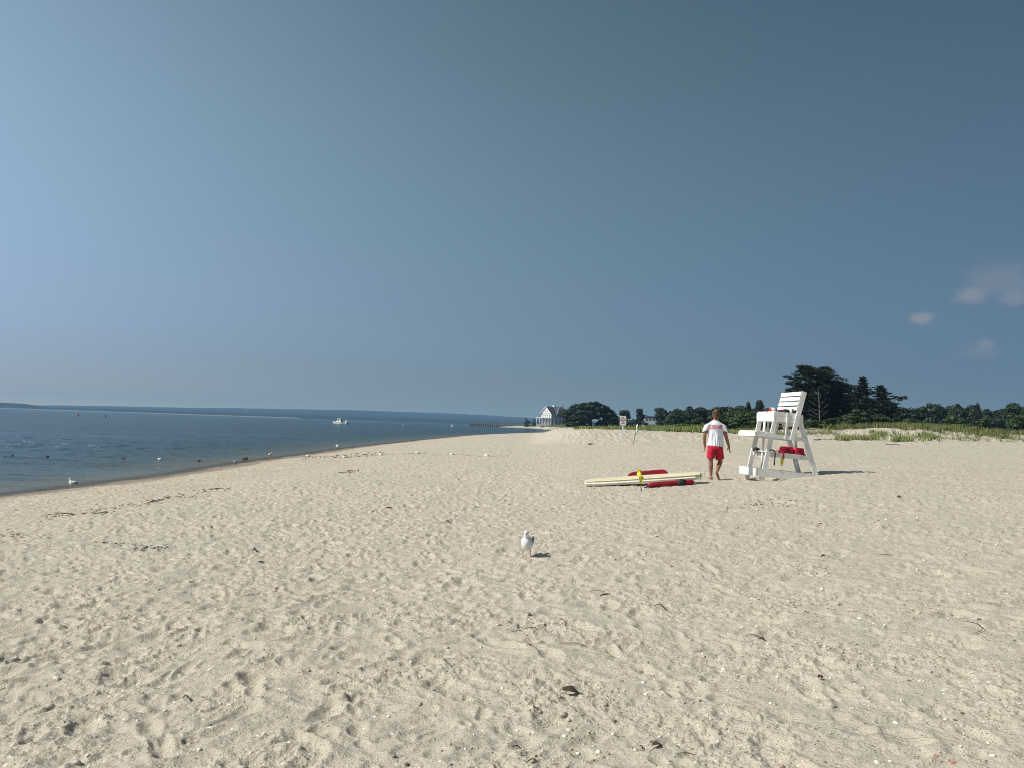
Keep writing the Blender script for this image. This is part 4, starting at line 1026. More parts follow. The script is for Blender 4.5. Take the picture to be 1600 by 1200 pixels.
# --- yellow flag lying by the chair's front foot
p = on_ground(1163, 746.5); lf = tag(empty('fallen_flag', p+Vector((0, .45, .0)), rad(-6)), 'yellow flag dropped on the sand under the chair\'s front board', 'flag')
lm = blob('cloth', [('ell', (-.13, .0, .02), (.10, .07, .022)), ('ell', (.10, .03, .03), (.14, .06, .035), (0, 0, .2)), ('ell', (.28, -.02, .03), (.12, .07, .03))], .012)
link('cloth', lm, M_yellow, lf); lf.scale = (.62,)*3; MB().tube([(-.25, 0, .02), (.75, -.05, .01)], .009, 6).build('stick', M_woodD, lf)

# ================================================================== rescue boards, tubes, marker flag
b0, b1 = Vector(at(915.5, 756.5, 19.7)), Vector(at(1099.5, 748.5, 20.55))
z0_, z1_ = hz(b0.x, b0.y), hz(b1.x, b1.y)
b0 = Vector(at(915.5, 757.5, 19.75)); b0 = on_ground(916, 760.5)+Vector((0, .22, .085)); b1 = on_ground(1099.5, 757)+Vector((0, .3, .18))
bl = (b1-b0).length; dx_ = (b1-b0).normalized()
board = tag(empty('paddle_board', (0, 0, 0)), 'long cream rescue paddle board lying across the red tubes', 'rescue board')
ax = dx_; tilt = Matrix.Rotation(rad(6), 3, ax); dy_ = tilt @ Vector((0, 0, 1)).cross(ax).normalized(); dz_ = ax.cross(dy_).normalized()
Mb = Matrix.Identity(4)
for i in range(3): Mb[i][0], Mb[i][1], Mb[i][2] = ax[i], dy_[i], dz_[i]
Mb.translation = b0; board.matrix_world = Mb
outl = [(0.0, .10), (.05, .17), (.3, .225), (.9, .27), (1.6, .285), (2.3, .27), (2.8, .25), (bl-.05, .21), (bl, .19)]
outl = [(x*bl/3.1 if x < bl-.2 else x, y) for x, y in outl]
def slab(lo, hi, shrink=0.0):
    mb = MB(); n_ = len(outl); vs = []
    for (x, w) in outl: vs += [(x, -w+shrink, lo), (x, -w, (lo+hi)/2), (x, -w+shrink, hi), (x, w-shrink, hi), (x, w, (lo+hi)/2), (x, w-shrink, lo)]
    fs = [(i*6+j, i*6+(j+1) % 6, (i+1)*6+(j+1) % 6, (i+1)*6+j) for i in range(n_-1) for j in range(6)]
    fs += [tuple(range(6))[::-1], tuple((n_-1)*6+j for j in range(6))]; return mb.add(vs, fs)
slab(-.055, .055, .03).build('hull', M_boardside, board, smooth=False)
slab(.0552, .072, .012).build('deck', M_cream, board)
MB().box(.4, bl-.4, -.012, .012, .0722, .078).build('stringer', M_boardside, board)
MB().box(bl-.06, bl+.012, -.1, .1, -.03, .03).build('nose_cap', mat('board_end', (.40, .36, .22), .6), board)
def rescue_tube(px0, py0, px1, py1, Y0, Y1, r, lab, upright=False):
    a, b = on_ground(px0, py0)+Vector((0, 0, r*.75)), on_ground(px1, py1)+Vector((0, 0, r*.85)); L_ = (b-a).length
    o = tag(empty('rescue_tube', a), lab, 'rescue tube', 'red rescue tubes by the paddle board'); d_ = (b-a).normalized()
    o.rotation_euler = d_.to_track_quat('X', 'Z').to_euler()
    pts_ = [(0, 0, 0), (.03, 0, 0), (.10, 0, 0), (.2, 0, .0), (L_*.5, 0, .0), (L_-.2, 0, 0), (L_-.1, 0, 0), (L_-.03, 0, 0), (L_, 0, 0)]
    MB().tube(pts_, [r*.45, r*.75, r*.95, r, r, r, r*.95, r*.75, r*.4], 14, squash=1.0 if not upright else 1.15).build('foam', M_red, o, smooth=True)
    return o, L_
tb1, L1 = rescue_tube(1012, 763, 1084, 757.5, 19.2, 19.4, .070, 'red foam rescue tube with a black strap, lying in front of the board')
MB().tube([(L1*.63, 0, 0), (L1*.71, 0, 0), (L1*.80, 0, 0)], [.085, .095, .082], 12).build('strap', M_black, tb1, smooth=True)
MB().tube([(L1*.7, -.08, .0), (L1*.6, -.13, -.03), (L1*.52, -.10, -.05), (L1*.42, -.14, -.055), (L1*.3, -.12, -.05), (-.02, -.10, -.05), (-.1, -.06, -.04)], .014, 6).build('tow_line', M_black, tb1, smooth=True)
MB().tube([(-.01, 0, 0), (-.05, -.03, -.03), (-.12, -.05, -.05)], .018, 6).build('buckle', M_black, tb1)
# flat red float behind the board, standing on edge
a, b = on_ground(979.5, 751)+Vector((0, 0, .155)), on_ground(1044, 748)+Vector((0, 0, .165)); L_ = (b-a).length
rb = tag(empty('rescue_float', a), 'dark red rescue board with rounded ends standing on edge behind the paddle board', 'rescue board'); rb.rotation_euler = (b-a).normalized().to_track_quat('X', 'Z').to_euler()
pl = [(0, -.12), (L_, -.12), (L_, .0), (L_-.03, .05), (L_-.08, .095), (L_-.15, .115), (.18, .085), (.09, .06), (.03, .02)]
MB().prism(pl, 'y', -.05, .05).build('foam', M_red, rb, bevel=.012)
MB().box(L_*.25, L_*.5, -.056, -.051, -.02, .01).build('handle', M_black, rb)
# little yellow marker flag
p = on_ground(1003.4, 768); top = Vector(at(996.5, 732, p.y+.05))
mf = tag(empty('marker_flag', p), 'small yellow flag on a leaning stick in front of the paddle board', 'flag')
tv = top-p
MB().tube([(0, 0, -.08), tuple(tv)], [.011, .008], 6).build('stick', M_woodD, mf)
fv = MB(); nseg = 10
for i in range(nseg+1):
    t = .97-.66*i/nseg; c = tv*t; w = .085*math.sin(math.pi*min(1, (i+1.2)/(nseg+1.5)))**.8+.012
    for s2, off in ((-1, .35), (1, 1.0)):
        fv.v.append((c.x+s2*w*off*.75+.02*math.sin(i*1.3), c.y+.03*math.sin(i*.9+s2)-.01, c.z))
fv.f = [(2*i, 2*i+1, 2*i+3, 2*i+2) for i in range(nseg)]
fo = fv.build('cloth', M_yellow, mf, smooth=True, fix=False); sm = fo.modifiers.new('thick', 'SOLIDIFY'); sm.thickness = .012

# green and white furled flag near the sign
p = on_ground(989.3, 694, 75); top = Vector(at(996.2, 662.5, p.y))
gf = tag(empty('furled_flag', p), 'pale green furled flag on a dark leaning stick right of the sign', 'flag'); tv = top-p
MB().tube([(0, 0, -.1), tuple(tv*.98)], [.022, .016], 6).build('stick', M_pole, gf)
gm = MB().tube([tuple(tv*t+Vector((o_, 0, 0))) for t, o_ in ((.50, .07), (.56, .085), (.66, .06), (.75, .05), (.82, .03))], [.03, .085, .10, .085, .07], 8, squash=.6).build('cloth', M_green, gf, smooth=True)
MB().tube([tuple(tv*t) for t in (.82, .88, .95, 1.0)], [.07, .085, .06, .015], 8, squash=.7).build('white_tip', M_whiteB, gf, smooth=True)
MB().tube([tuple(tv*.56+Vector((.08, 0, 0))), tuple(tv*.42+Vector((.12, .0, 0)))], [.03, .012], 6).build('fold', M_green, gf)

# ================================================================== warning sign
p = on_ground(972.3, 697, 75); SY_ = p.y; px_m = SY_/1200.
zt_ = float(at(972.6, 650.2, SY_)[2]); zb_ = float(at(972.6, 664.7, SY_)[2]); sw = 9.8*px_m; shh = zt_-zb_
sg = tag(empty('warning_sign', p, rad(-2)), 'white no swimming sign with red lettering on a slim white post', 'sign')
zb_ -= p.z; zt_ -= p.z
MB().box(-.045, .045, -.03, .03, -.3, zt_-.04).build('post', M_white, sg)
rc = .06; poly = []
for (cx, cz, a0) in [(sw/2-rc, zb_+rc, -90), (sw/2-rc, zt_-rc, 0), (-sw/2+rc, zt_-rc, 90), (-sw/2+rc, zb_+rc, 180)]:
    for k in range(4): a_ = rad(a0+30*k); poly.append((cx+rc*math.cos(a_), cz+rc*math.sin(a_)))
MB().prism(poly, 'y', -.046, -.036).build('panel', M_whiteB, sg)
def text_mesh(body, size, shear=0, bold=.0, extrude=.002):
    cu = bpy.data.curves.new('txt', 'FONT'); cu.body = body; cu.size = size; cu.align_x = 'CENTER'; cu.align_y = 'CENTER'; cu.shear = shear; cu.offset = bold; cu.extrude = extrude; cu.resolution_u = 3
    o = bpy.data.objects.new('txt', cu); COL.objects.link(o)
    me_ = bpy.data.meshes.new_from_object(o.evaluated_get(bpy.context.evaluated_depsgraph_get())); bpy.data.objects.remove(o); return me_
M_ink = mat('black_ink', (.03, .02, .04), .6); M_redink = mat('red_ink', (.30, .02, .06), .6)
hh = zt_-zb_
for tx, fz, sz, mm in [('NO', .835, .095, M_ink), ('SWIMMING', .69, .074, M_redink), ('BEYOND', .53, .092, M_redink), ('THIS', .375, .080, M_redink), ('POINT', .225, .084, M_redink)]:
    t_ = link('lettering', text_mesh(tx, sz, bold=.003), mm, sg, (0, -.0485, zb_+hh*fz), (rad(90), 0, 0))
for xx in (-.0,):
    for zz in (zb_+.05, zt_-.05): MB().tube([(xx, -.046, zz), (xx, -.052, zz)], .012, 8).build('bolt', M_grey, sg)

# thin dark post on the dune
p = on_ground(1468.8, 684, 110); h_ = float(at(1469, 656.5, p.y)[2])-p.z
ps = tag(empty('dune_post', p), 'thin dark stake standing in front of the right dune', 'stake')
MB().tube([(0, 0, -.3), (0, 0, h_)], [.045, .035], 6).build('stake', M_pole, ps)
# block, plank, cable at the dune foot
p = on_ground(1275.5, 688.8, 110); o = tag(empty('concrete_block', p, rad(10)), 'grey block with a dark end lying on the sand right of the chair', 'block')
MB().box(-.27, .14, -.12, .12, -.03, .15).build('block_body', mat('concrete', (.30, .29, .26), .9, (.2, .19, .17), 8), o, bevel=.01); MB().box(.141, .27, -.11, .11, -.03, .17).build('dark_end', M_black, o)
p = on_ground(1394.5, 695.8, 110); o = tag(empty('driftwood_plank', p, rad(-4)), 'long dark driftwood plank on the sand below the dune tufts', 'driftwood'); MB().box(-.5, .5, -.07, .07, -.02, .06).build('plank', M_wood, o)
rp = [on_ground(x, 687.3+.6*math.sin(x*.2), 110)+Vector((0, 0, .03)) for x in range(1279, 1312, 4)]
tag(MB().tube(rp, .022, 5).build('old_cable', M_twig), 'dark length of old cable running right from the grey block', 'cable')

# ================================================================== gulls
M_gw = mat('gull_white', (.80, .80, .78), .8, (.68, .68, .67), 30); M_gg = mat('gull_grey', (.34, .355, .38), .8, (.26, .27, .29), 25); M_gk = mat('gull_black', (.02, .02, .022), .7)
M_leg = mat('gull_leg', (.34, .22, .17), .6); M_beak = mat('gull_beak', (.34, .27, .12), .5); M_gb = mat('gull_brown', (.075, .055, .04), .85, (.13, .10, .075), 30)
def gull_meshes(pose):
    """faces +x, feet at z=0, about .34 tall"""
    leg = []
    for s1 in (-1, 1):
        leg += [('cap', (.0, s1*.035, .13), .012, (-.008, s1*.042, .075), .0065), ('cap', (-.008, s1*.042, .075), .0065, (.004, s1*.044, .012), .006)]
        for a in (-.5, 0, .5): leg.append(('cap', (.0, s1*.044, .007), .0065, (.045*math.cos(a), s1*.044+.045*math.sin(a), .005), .0045))
    if pose == 'stand':
        body = [('ell', (-.03, 0, .175), (.135, .068, .072), (0, .30, 0)), ('ell', (.042, 0, .185), (.070, .064, .078)), ('ell', (.0, 0, .15), (.08, .062, .060)), ('cap', (.055, 0, .23), .038, (.085, 0, .285), .026), ('ell', (.092, 0, .305), (.034, .027, .028)), ('cap', (-.12, 0, .145), .035, (-.20, 0, .125), .012)]
        head = Vector((.092, 0, .305))
    elif pose == 'drink':
        body = [('ell', (-.03, 0, .17), (.14, .068, .065), (0, .45, 0)), ('cap', (.06, 0, .14), .04, (.14, 0, .09), .024), ('ell', (.165, 0, .075), (.034, .026, .026)), ('cap', (-.13, 0, .22), .03, (-.22, 0, .25), .010)]
        head = Vector((.165, 0, .075))
    else:
        body = [('ell', (-.02, 0, .16), (.14, .072, .078), (0, .12, 0)), ('ell', (.07, 0, .22), (.045, .035, .035)), ('cap', (-.12, 0, .15), .035, (-.20, 0, .14), .012)]
        head = Vector((.07, 0, .222))
    me_ = blob('body', body+leg, .0058, 2)
    wings = []
    for s1 in (-1, 1):
        if pose == 'drink': w_ = [('ell', (-.05, s1*.052, .185), (.13, .022, .045), (0, .40, s1*-.08))]
        else: w_ = [('ell', (-.055, s1*.050, .185 if pose == 'stand' else .18), (.13, .022, .050), (0, .22, s1*-.12)), ('cap', (-.12, s1*.045, .165), .018, (-.235, s1*.012, .13), .006)]
        wings.append(blob('wing', w_, .0075, 2))
    return me_, wings, head
def gull(pose, label, loc, rz, scale, brown=False, meshes_=[{}], group='gulls on the beach', grey_head=False):
    c = meshes_[0]
    if pose not in c: c[pose] = gull_meshes(pose)
    me_, wings, head = c[pose]; me_ = me_.copy()
    bm_ = M_gb if brown else M_gw
    paint(me_, [bm_, M_leg], lambda q: 1 if q.z < .095 and abs(abs(q.y)-.043) < .05 and q.x > -.05 and q.x < .07 and (pose != 'drink' or q.x < .055) else 0)
    o = tag(empty('gull', loc, rz), label, 'gull', group); o.scale = (scale,)*3
    link('body', me_, None, o)
    for w in wings:
        w2 = w.copy(); paint(w2, [M_gb if brown else M_gg, M_gk], lambda q: 1 if q.x < -.165 else 0); link('wing', w2, None, o)
    MB().tube([tuple(head+Vector((.025, 0, -.004))), tuple(head+Vector((.052, 0, -.010))), tuple(head+Vector((.068, 0, -.018)))], [.010, .007, .002], 8).build('beak', M_beak if not brown else M_gk, o, smooth=True)
    for s1 in (-1, 1):
        bm = bmesh.new(); bmesh.ops.create_uvsphere(bm, u_segments=8, v_segments=6, radius=.0048); e2 = bpy.data.meshes.new('eye'); bm.to_mesh(e2); bm.free()
        link('eye', e2, M_gk, o, tuple(head+Vector((.012, s1*.0235, .007))))
    return o
p = on_ground(822.5, 873); gull('stand', 'white and grey gull standing alone on the open sand, facing the camera', (p.x, p.y, p.z), rad(-97), 1.03)
def wp(px, py):
    d = at(px, py, 10)-np.array([0, 0, CAM_H]); t = (WL-CAM_H)/d[2]; return Vector(np.array([0, 0, CAM_H])+d*t)
q = wp(112, 762.5); gull('stand', 'white gull walking left along the water\'s edge, nearest the camera on the left', (q.x, q.y, max(hz(q.x, q.y), WL)-.005), rad(172), 1.12)
q = wp(422.5, 718.5); gull('rest', 'white gull with fluffed back turned, perched on a brown float', (q.x, q.y+.05, WL+.10), rad(75), 1.55)
q = wp(527, 700.5); gull('stand', 'white-headed gull farther along the water\'s edge, facing left', (q.x, q.y, max(hz(q.x, q.y), WL-.03)), rad(165), 1.35)
q = wp(583.5, 695.8); gull('rest', 'small grey hunched gull farthest off at the water\'s edge', (q.x, q.y, max(hz(q.x, q.y), WL-.02)), rad(35), 1.35)
q = wp(381, 720.6); gull('rest', 'dark brown young gull hunched in the shallows beside a float', (q.x, q.y, WL-.07), rad(160), 1.45, brown=True)

# ================================================================== the lifeguard
pz = hz(5.2, 20.0)
PO = Vector(at(1112, 751.5, 20.0)); PO.z = min(pz+.0, PO.z+.05)
man = tag(empty('person', (PO.x, PO.y, pz)), 'lifeguard in white T-shirt and red shorts walking away barefoot', 'person')
hand_l = []; hand_r = []
def hand(wrist, tip, out, thumb_dir, curl):
    """palm with five separate bent fingers"""
    w = Vector(wrist); t = Vector(tip); d = (t-w).normalized(); s1 = Vector(out).normalized(); n_ = d.cross(s1).normalized(); L_ = (t-w).length
    P_ = [('cap', w, .026, w+d*L_*.22, .026)]
    pc = w+d*L_*.30
    P_ += [('cap', pc-s1*.022, .016, pc+s1*.022, .016), ('cap', pc+d*.035-s1*.028, .015, pc+d*.035+s1*.028, .014)]
    base = pc+d*.045
    for k, ln in zip((-.031, -.0105, .0105, .030), (.070, .080, .074, .058)):
        a = base+s1*k; b = a+(d*.9+n_*curl*.5+s1*k*1.2).normalized()*ln*.52; c = b+(d*.7+n_*curl*1.2).normalized()*ln*.48
        P_ += [('cap', a-d*.02, .0098, b, .0088), ('cap', b, .0088, c, .0075)]
    th_ = Vector(thumb_dir).normalized(); a = pc-s1*.026*0+th_*.022-d*.01; b = a+(d*.7+th_*.8).normalized()*.038; c = b+(d*.95+th_*.25).normalized()*.03
    P_ += [('cap', a-d*.02, .014, b, .0115), ('cap', b, .0115, c, .0095)]
    return P_
body = [
 ('cap', (.07, 0, 1.48), .062, (.072, .012, 1.60), .056),                                      # neck
 ('ell', (.073, .022, 1.685), (.076, .093, .108), (0, .03, 0)), ('ell', (.073, .055, 1.635), (.055, .060, .055)), # skull, jaw
 ('ell', (.073, .118, 1.665), (.013, .022, .020)), ('ell', (.073, .108, 1.640), (.024, .014, .010)), ('ell', (.073, .100, 1.61), (.026, .018, .016)), # nose, mouth, chin
 ('ell', (-.004, .018, 1.672), (.010, .020, .030)), ('ell', (.150, .018, 1.672), (.010, .020, .030)), # ears
 ('ell', (.045, .103, 1.693), (.016, .010, .008)), ('ell', (.101, .103, 1.693), (.016, .010, .008)), # brows
 ('rings', [((.075, 0, .84), .15, .10), ((.078, 0, .98), .145, .10), ((.075, 0, 1.15), .150, .10), ((.072, 0, 1.32), .175, .115), ((.07, 0, 1.44), .165, .10), ((.07, 0, 1.50), .09, .07)]),
 ('cap', (-.085, 0, 1.40), .050, (-.17, .0, 1.28), .050), ('cap', (-.17, 0, 1.28), .052, (-.205, .01, 1.12), .045), ('cap', (-.205, .01, 1.12), .046, (-.20, .04, 1.0), .042), ('cap', (-.20, .04, 1.0), .042, (-.175, .08, .865), .030),
 ('cap', (.230, 0, 1.40), .050, (.30, -.01, 1.28), .052), ('cap', (.30, -.01, 1.28), .054, (.35, -.02, 1.12), .046), ('cap', (.35, -.02, 1.12), .047, (.39, .0, 1.01), .043), ('cap', (.39, .0, 1.01), .043, (.445, .04, .865), .030),
 ('cap', (-.005, 0, .87), .098, (-.025, .0, .68), .082), ('cap', (-.025, 0, .68), .082, (-.035, .005, .48), .056),   # left thigh
 ('cap', (-.035, .005, .48), .056, (-.033, -.012, .36), .058), ('cap', (-.033, -.012, .36), .058, (-.02, 0, .10), .034), # left calf
 ('cap', (-.02, 0, .10), .036, (-.018, -.025, .045), .038), ('cap', (-.018, -.025, .04), .036, (-.022, .10, .022), .032), ('cap', (-.022, .10, .022), .034, (-.026, .17, .016), .024),
 ('cap', (.16, 0, .87), .098, (.20, .06, .68), .086), ('cap', (.20, .06, .68), .086, (.248, .125, .46), .060),
 ('cap', (.248, .125, .46), .059, (.19, .02, .385), .062), ('cap', (.19, .02, .385), .062, (.090, -.16, .225), .037),
 ('cap', (.090, -.16, .225), .038, (.072, -.195, .185), .038), ('cap', (.08, -.19, .18), .034, (.135, -.12, .085), .034), ('cap', (.135, -.12, .085), .034, (.165, -.06, .03), .026), ('cap', (.165, -.06, .03), .026, (.185, -.0, .016), .018)]
for k in range(5):
    body.append(('cap', (-.052+.014*k, .17, .018), .010, (-.056+.015*k, .205-.006*k, .012), .009))
body += hand((-.175, .08, .865), (-.165, .12, .70), (0, 1, 0), (.3, 1, 0), -.5) + hand((.445, .04, .865), (.475, .08, .70), (.5, 1, 0), (-.6, .6, 0), .5)
link('body', blob('body', body, .0075, 2), M_skin, man)
hairm = blob('hair', [('ell', (.073, .005, 1.715), (.088, .095, .088)), ('ell', (.073, -.045, 1.67), (.084, .055, .085)), ('ell', (.068, -.08, 1.755), (.052, .050, .050)), ('ell', (.03, -.03, 1.75), (.05, .05, .04)), ('ell', (.12, -.02, 1.75), (.045, .05, .04)), ('ell', (.012, -.01, 1.69), (.03, .045, .05)), ('ell', (.138, -.01, 1.685), (.026, .045, .05)), ('ell', (.08, -.06, 1.61), (.05, .03, .035)), ('ell', (.07, -.03, 1.81), (.035, .035, .026)), ('ell', (.150, -.02, 1.70), (.03, .045, .055)), ('ell', (-.002, -.02, 1.70), (.03, .045, .055))], .007, 1)
co = np.empty(len(hairm.vertices)*3); hairm.vertices.foreach_get('co', co); co = co.reshape(-1, 3)
co += (np.stack([perlin(co[:, 0]*55+i*9, co[:, 2]*38+co[:, 1]*30, 400+i) for i in range(3)], -1))*.010; hairm.vertices.foreach_set('co', co.ravel())
link('hair', hairm, M_hair, man)
for s1 in (.047, .099):
    bm = bmesh.new(); bmesh.ops.create_uvsphere(bm, u_segments=8, v_segments=6, radius=.010); e2 = bpy.data.meshes.new('eye'); bm.to_mesh(e2); bm.free(); link('eye', e2, M_gk, man, (s1, .104, 1.680))
shirt = blob('t_shirt', [
 ('rings', [((.085, .0, .865, -.015), .208, .138), ((.085, 0, .93), .204, .132), ((.082, 0, 1.05), .196, .126), ((.078, 0, 1.20), .198, .126), ((.074, 0, 1.34), .202, .128), ((.072, 0, 1.43), .205, .115), ((.072, 0, 1.485), .150, .092), ((.072, .005, 1.535), .082, .074)]),
 ('rings', [((-.195, .0, 1.255, .03), .074, .070), ((-.168, 0, 1.33, .04), .084, .080), ((-.112, 0, 1.43, .02), .094, .088), ((-.03, 0, 1.46), .08, .08)]),
 ('rings', [((.332, -.008, 1.250, -.03), .076, .072), ((.302, -.005, 1.33, -.04), .086, .080), ((.250, 0, 1.43, -.02), .094, .088), ((.17, 0, 1.46), .08, .08)])], .009, 2)
co = np.empty(len(shirt.vertices)*3); shirt.vertices.foreach_get('co', co); co = co.reshape(-1, 3)
w_ = ss((1.29-co[:, 2])/.16)
amp_ = .017*perlin(co[:, 0]*22+co[:, 2]*2, co[:, 2]*3.2, 410)+.006*perlin(co[:, 0]*45, co[:, 2]*7, 411)
nrm = co-np.array([.08, 0, 0]); nrm[:, 2] = 0; nrm /= np.linalg.norm(nrm, axis=1)[:, None]+1e-6
co += nrm*(amp_*w_)[:, None]; shirt.vertices.foreach_set('co', co.ravel())
ts = link('t_shirt', shirt, M_tshirt, man)
def back_y(x, z): return -.133*math.sqrt(max(0, 1-((x-.073)/.22)**2))*(.98 if z < 1.42 else .93)-.004
lt = text_mesh('LIFEGUARD', .110, shear=.28, bold=.002, extrude=.0)
cx = []
for v_ in lt.vertices:
    x, z = .052+v_.co.x*.60, 1.365+v_.co.y*1.2; cx.append((x, back_y(x, z)-.010, z))
for v_, c_ in zip(lt.vertices, cx): v_.co = c_
lo_ = link('lettering', lt, mat('red_print', (.60, .01, .035), .8), ts)
shorts = blob('shorts', [
 ('rings', [((.082, 0, .80), .205, .138), ((.080, 0, .87), .200, .134), ((.080, 0, .925), .172, .116)]),
 ('rings', [((-.035, .008, .545), .105, .110), ((-.03, .005, .68), .108, .115), ((-.005, 0, .83), .11, .12)]),
 ('rings', [((.225, .085, .525, .02), .112, .112), ((.197, .05, .68), .108, .115), ((.165, 0, .83), .11, .12)])], .009, 2)
co = np.empty(len(shorts.vertices)*3); shorts.vertices.foreach_get('co', co); co = co.reshape(-1, 3)
co[:, 1] += .007*perlin(co[:, 0]*20, co[:, 2]*9, 420); co[:, 0] += .005*perlin(co[:, 1]*20, co[:, 2]*8, 421); shorts.vertices.foreach_set('co', co.ravel())
so = link('shorts', shorts, M_redfab, man)
MB().box(.268, .276, -.03, .05, .78, .86).build('pocket_patch', M_black, so)

# ================================================================== litter, sticks and shells on the sand
M_leafd = mat('dead_leaf', (.050, .030, .022), .8, (.085, .052, .036), 30); M_pebW = mat('pebble', (.62, .58, .48), .6, (.45, .40, .32), 40)
def px_size(p): return p.y/1200.
def twig(px0, py0, px1, py1, r, label, m=M_twig, bend=.1, cat='twig', lift=.012):
    a = on_ground(px0, py0); b = on_ground(px1, py1); d_ = b-a; pe = Vector((-d_.y, d_.x, 0))
    pts_ = []; r *= .6 if py0 > 820 or cat != 'twig' else .75
    for t in (0, .25, .5, .75, 1):
        q = a.lerp(b, t)+pe*bend*math.sin(math.pi*t)+Vector((0, 0, 0)); q.z = hz(q.x, q.y)+r+lift*math.sin(math.pi*t); pts_.append(q-a)
    o = MB().tube(pts_, [r*.5, r, r*1.1, r*.9, r*.4], 6).build('twig', m, smooth=True); o.location = a
    return tag(o, label, cat)
twig(873, 1004.5, 918, 1011.5, .006, 'straight thin brown stick on the sand below the gull', mat('light_stick', (.20, .12, .05), .8), .02)
twig(914, 925.5, 945, 925.0, .004, 'thin pale reed with a dark end, right below the gull')
twig(938, 931, 952, 929.5, .012, 'dark knobbly bit of weed at the end of the pale reed', M_leafd)
twig(1022, 943, 1039, 952, .009, 'curved dark seed pod right of the pale reed', M_leafd, .18)
twig(1163, 991, 1195, 997, .006, 'forked dark twig right of the centre foreground', M_twig, .05)
twig(1186, 996, 1195, 999, .011, 'short black chip beside the forked dark twig', M_leafd)
twig(1015, 1170, 1036, 1160, .004, 'thin brown twig under the small dark leaf at the bottom', M_twig, .0)
twig(999, 1159, 1004, 1165, .005, 'short dark splinter left of the small dark leaf', M_leafd)
twig(1058, 1176, 1089, 1173, .004, 'slender brown twig near the bottom, right of the small leaf')
twig(1507, 975, 1516, 998, .004, 'bent grey stem standing in the right foreground', M_twig, .25)
twig(1340, 1147, 1500, 1160, .0015, 'hair-thin root trailing across the lower right sand', M_twig, .05)
twig(284, 1099, 298, 1107, .008, 'dark splinter beside a pale shell in the left foreground', M_leafd, .05)
twig(823, 1190, 838, 1193, .006, 'dark flake at the bottom edge of the view', M_leafd)
twig(800, 1161, 815, 1162, .006, 'small dark chip at the bottom, left of the little leaf', M_leafd)
twig(1540, 946, 1566, 954, .003, 'fine dark root on the right-hand sand', M_twig, .12)
twig(1372, 865, 1395, 866.5, .006, 'dark straw lying right of centre in the middle distance', M_twig)
twig(85, 801, 116, 806, .018, 'dark weed strand at the left of the wrack line', M_leafd, .08, 'seaweed')
twig(139, 804, 158, 806.5, .02, 'knot of dark weed in the middle of the wrack line', M_leafd, .3, 'seaweed')
twig(230, 789, 262, 780, .015, 'long dark weed strand rising along the wrack line', M_leafd, .1, 'seaweed')
twig(326, 765.5, 350, 764, .02, 'dark weed strand at the upper end of the wrack line', M_leafd, .1, 'seaweed')
twig(395, 862, 402, 864, .022, 'black lump on the sand in the left middle distance', M_black, 0, 'lump')
twig(403, 880, 413, 880.3, .016, 'short black stick just below the black lump', M_black, 0)
twig(697, 816, 702, 816.5, .02, 'small black pebble above and left of the gull', M_black, 0, 'pebble')
twig(603, 794.2, 613, 794, .018, 'dark flat chip on the sand left of centre', M_leafd, 0)
twig(866, 887, 884, 888, .006, 'dark straw lying just below the gull\'s shadow', M_leafd, .1)
twig(920, 695.5, 930, 694, .07, 'dark clump of weed on the bank left of the sign', M_leafd, .1, 'seaweed')
twig(1402, 776.5, 1408, 777.5, .03, 'dark lump on the sand right of the chair', M_leafd, 0, 'lump')
twig(1283, 870.5, 1289, 871, .018, 'brown lump in the sand right of the centre', M_leafd, 0, 'lump')
def leaf_piece(px, py, sx, sz, rz, label, m=M_leafd):
    p_ = on_ground(px, py); mb = MB(); n_ = 9
    for i in range(n_):
        t = i/(n_-1.); w = .33*math.sin(math.pi*min(1, t*.85+.12))**.8*(1 if t < .55 else .55)
        for s1 in (-1, 0, 1): mb.v.append((sx*(t-.5), s1*sx*w*.8, sz*(.25+.6*math.sin(math.pi*(1-t))**2)+abs(s1)*sz*.35*math.cos(3*t)))
    mb.f = [(3*i+j, 3*i+j+1, 3*i+j+4, 3*i+j+3) for i in range(n_-1) for j in (0, 1)]
    o = mb.build('dead_leaf', m, smooth=True, fix=False); o.location = p_+Vector((0, 0, .004)); o.rotation_euler = (.15, .1, rz)
    md = o.modifiers.new('thick', 'SOLIDIFY'); md.thickness = .003
    return tag(o, label, 'leaf')
leaf_piece(894, 1081, .125, .030, rad(-8), 'largest curled dark brown leaf, in the centre foreground')
leaf_piece(1027, 1162, .055, .022, rad(15), 'small dark curled leaf near the bottom centre')
leaf_piece(1281.5, 1063, .05, .02, rad(40), 'tiny dark crumpled leaf in the lower right foreground')
# coloured bits
def bit(px, py, w, m, label, cat='scrap', h=.3):
    p_ = on_ground(px, py); me_ = blob('scrap', [('ell', (0, 0, 0), (w/2, w*.35, w*h*.5)), ('ell', (w*.3, w*.1, 0), (w*.3, w*.22, w*h*.45), (0, .3, .5))], w/12., 1)
    o = link('scrap', me_, m); o.location = p_+Vector((0, 0, w*h*.2)); return tag(o, label, cat)
bit(589, 751, .15, mat('green_plastic', (.05, .50, .12), .5), 'bright green plastic toy far out on the sand', 'toy')
bit(616, 757.5, .18, mat('coral_plastic', (.75, .22, .12), .5), 'coral red plastic toy right of the green one', 'toy')
bit(1282, 819.5, .055, M_red, 'small red scrap below the chair', 'scrap')
M_pink = mat('pink_scrap', (.50, .20, .17), .8)
bit(1463, 1179, .030, M_pink, 'left one of two pink crab shell bits, lower right'); bit(1489, 1188, .034, M_pink, 'right one of two pink crab shell bits, lower right')
M_or = mat('orange_bit', (.60, .30, .06), .6); bit(392, 1043, .020, M_or, 'small orange bit in the left foreground, upper of two'); bit(398, 1076, .024, M_or, 'small orange bit in the left foreground, lower of two')
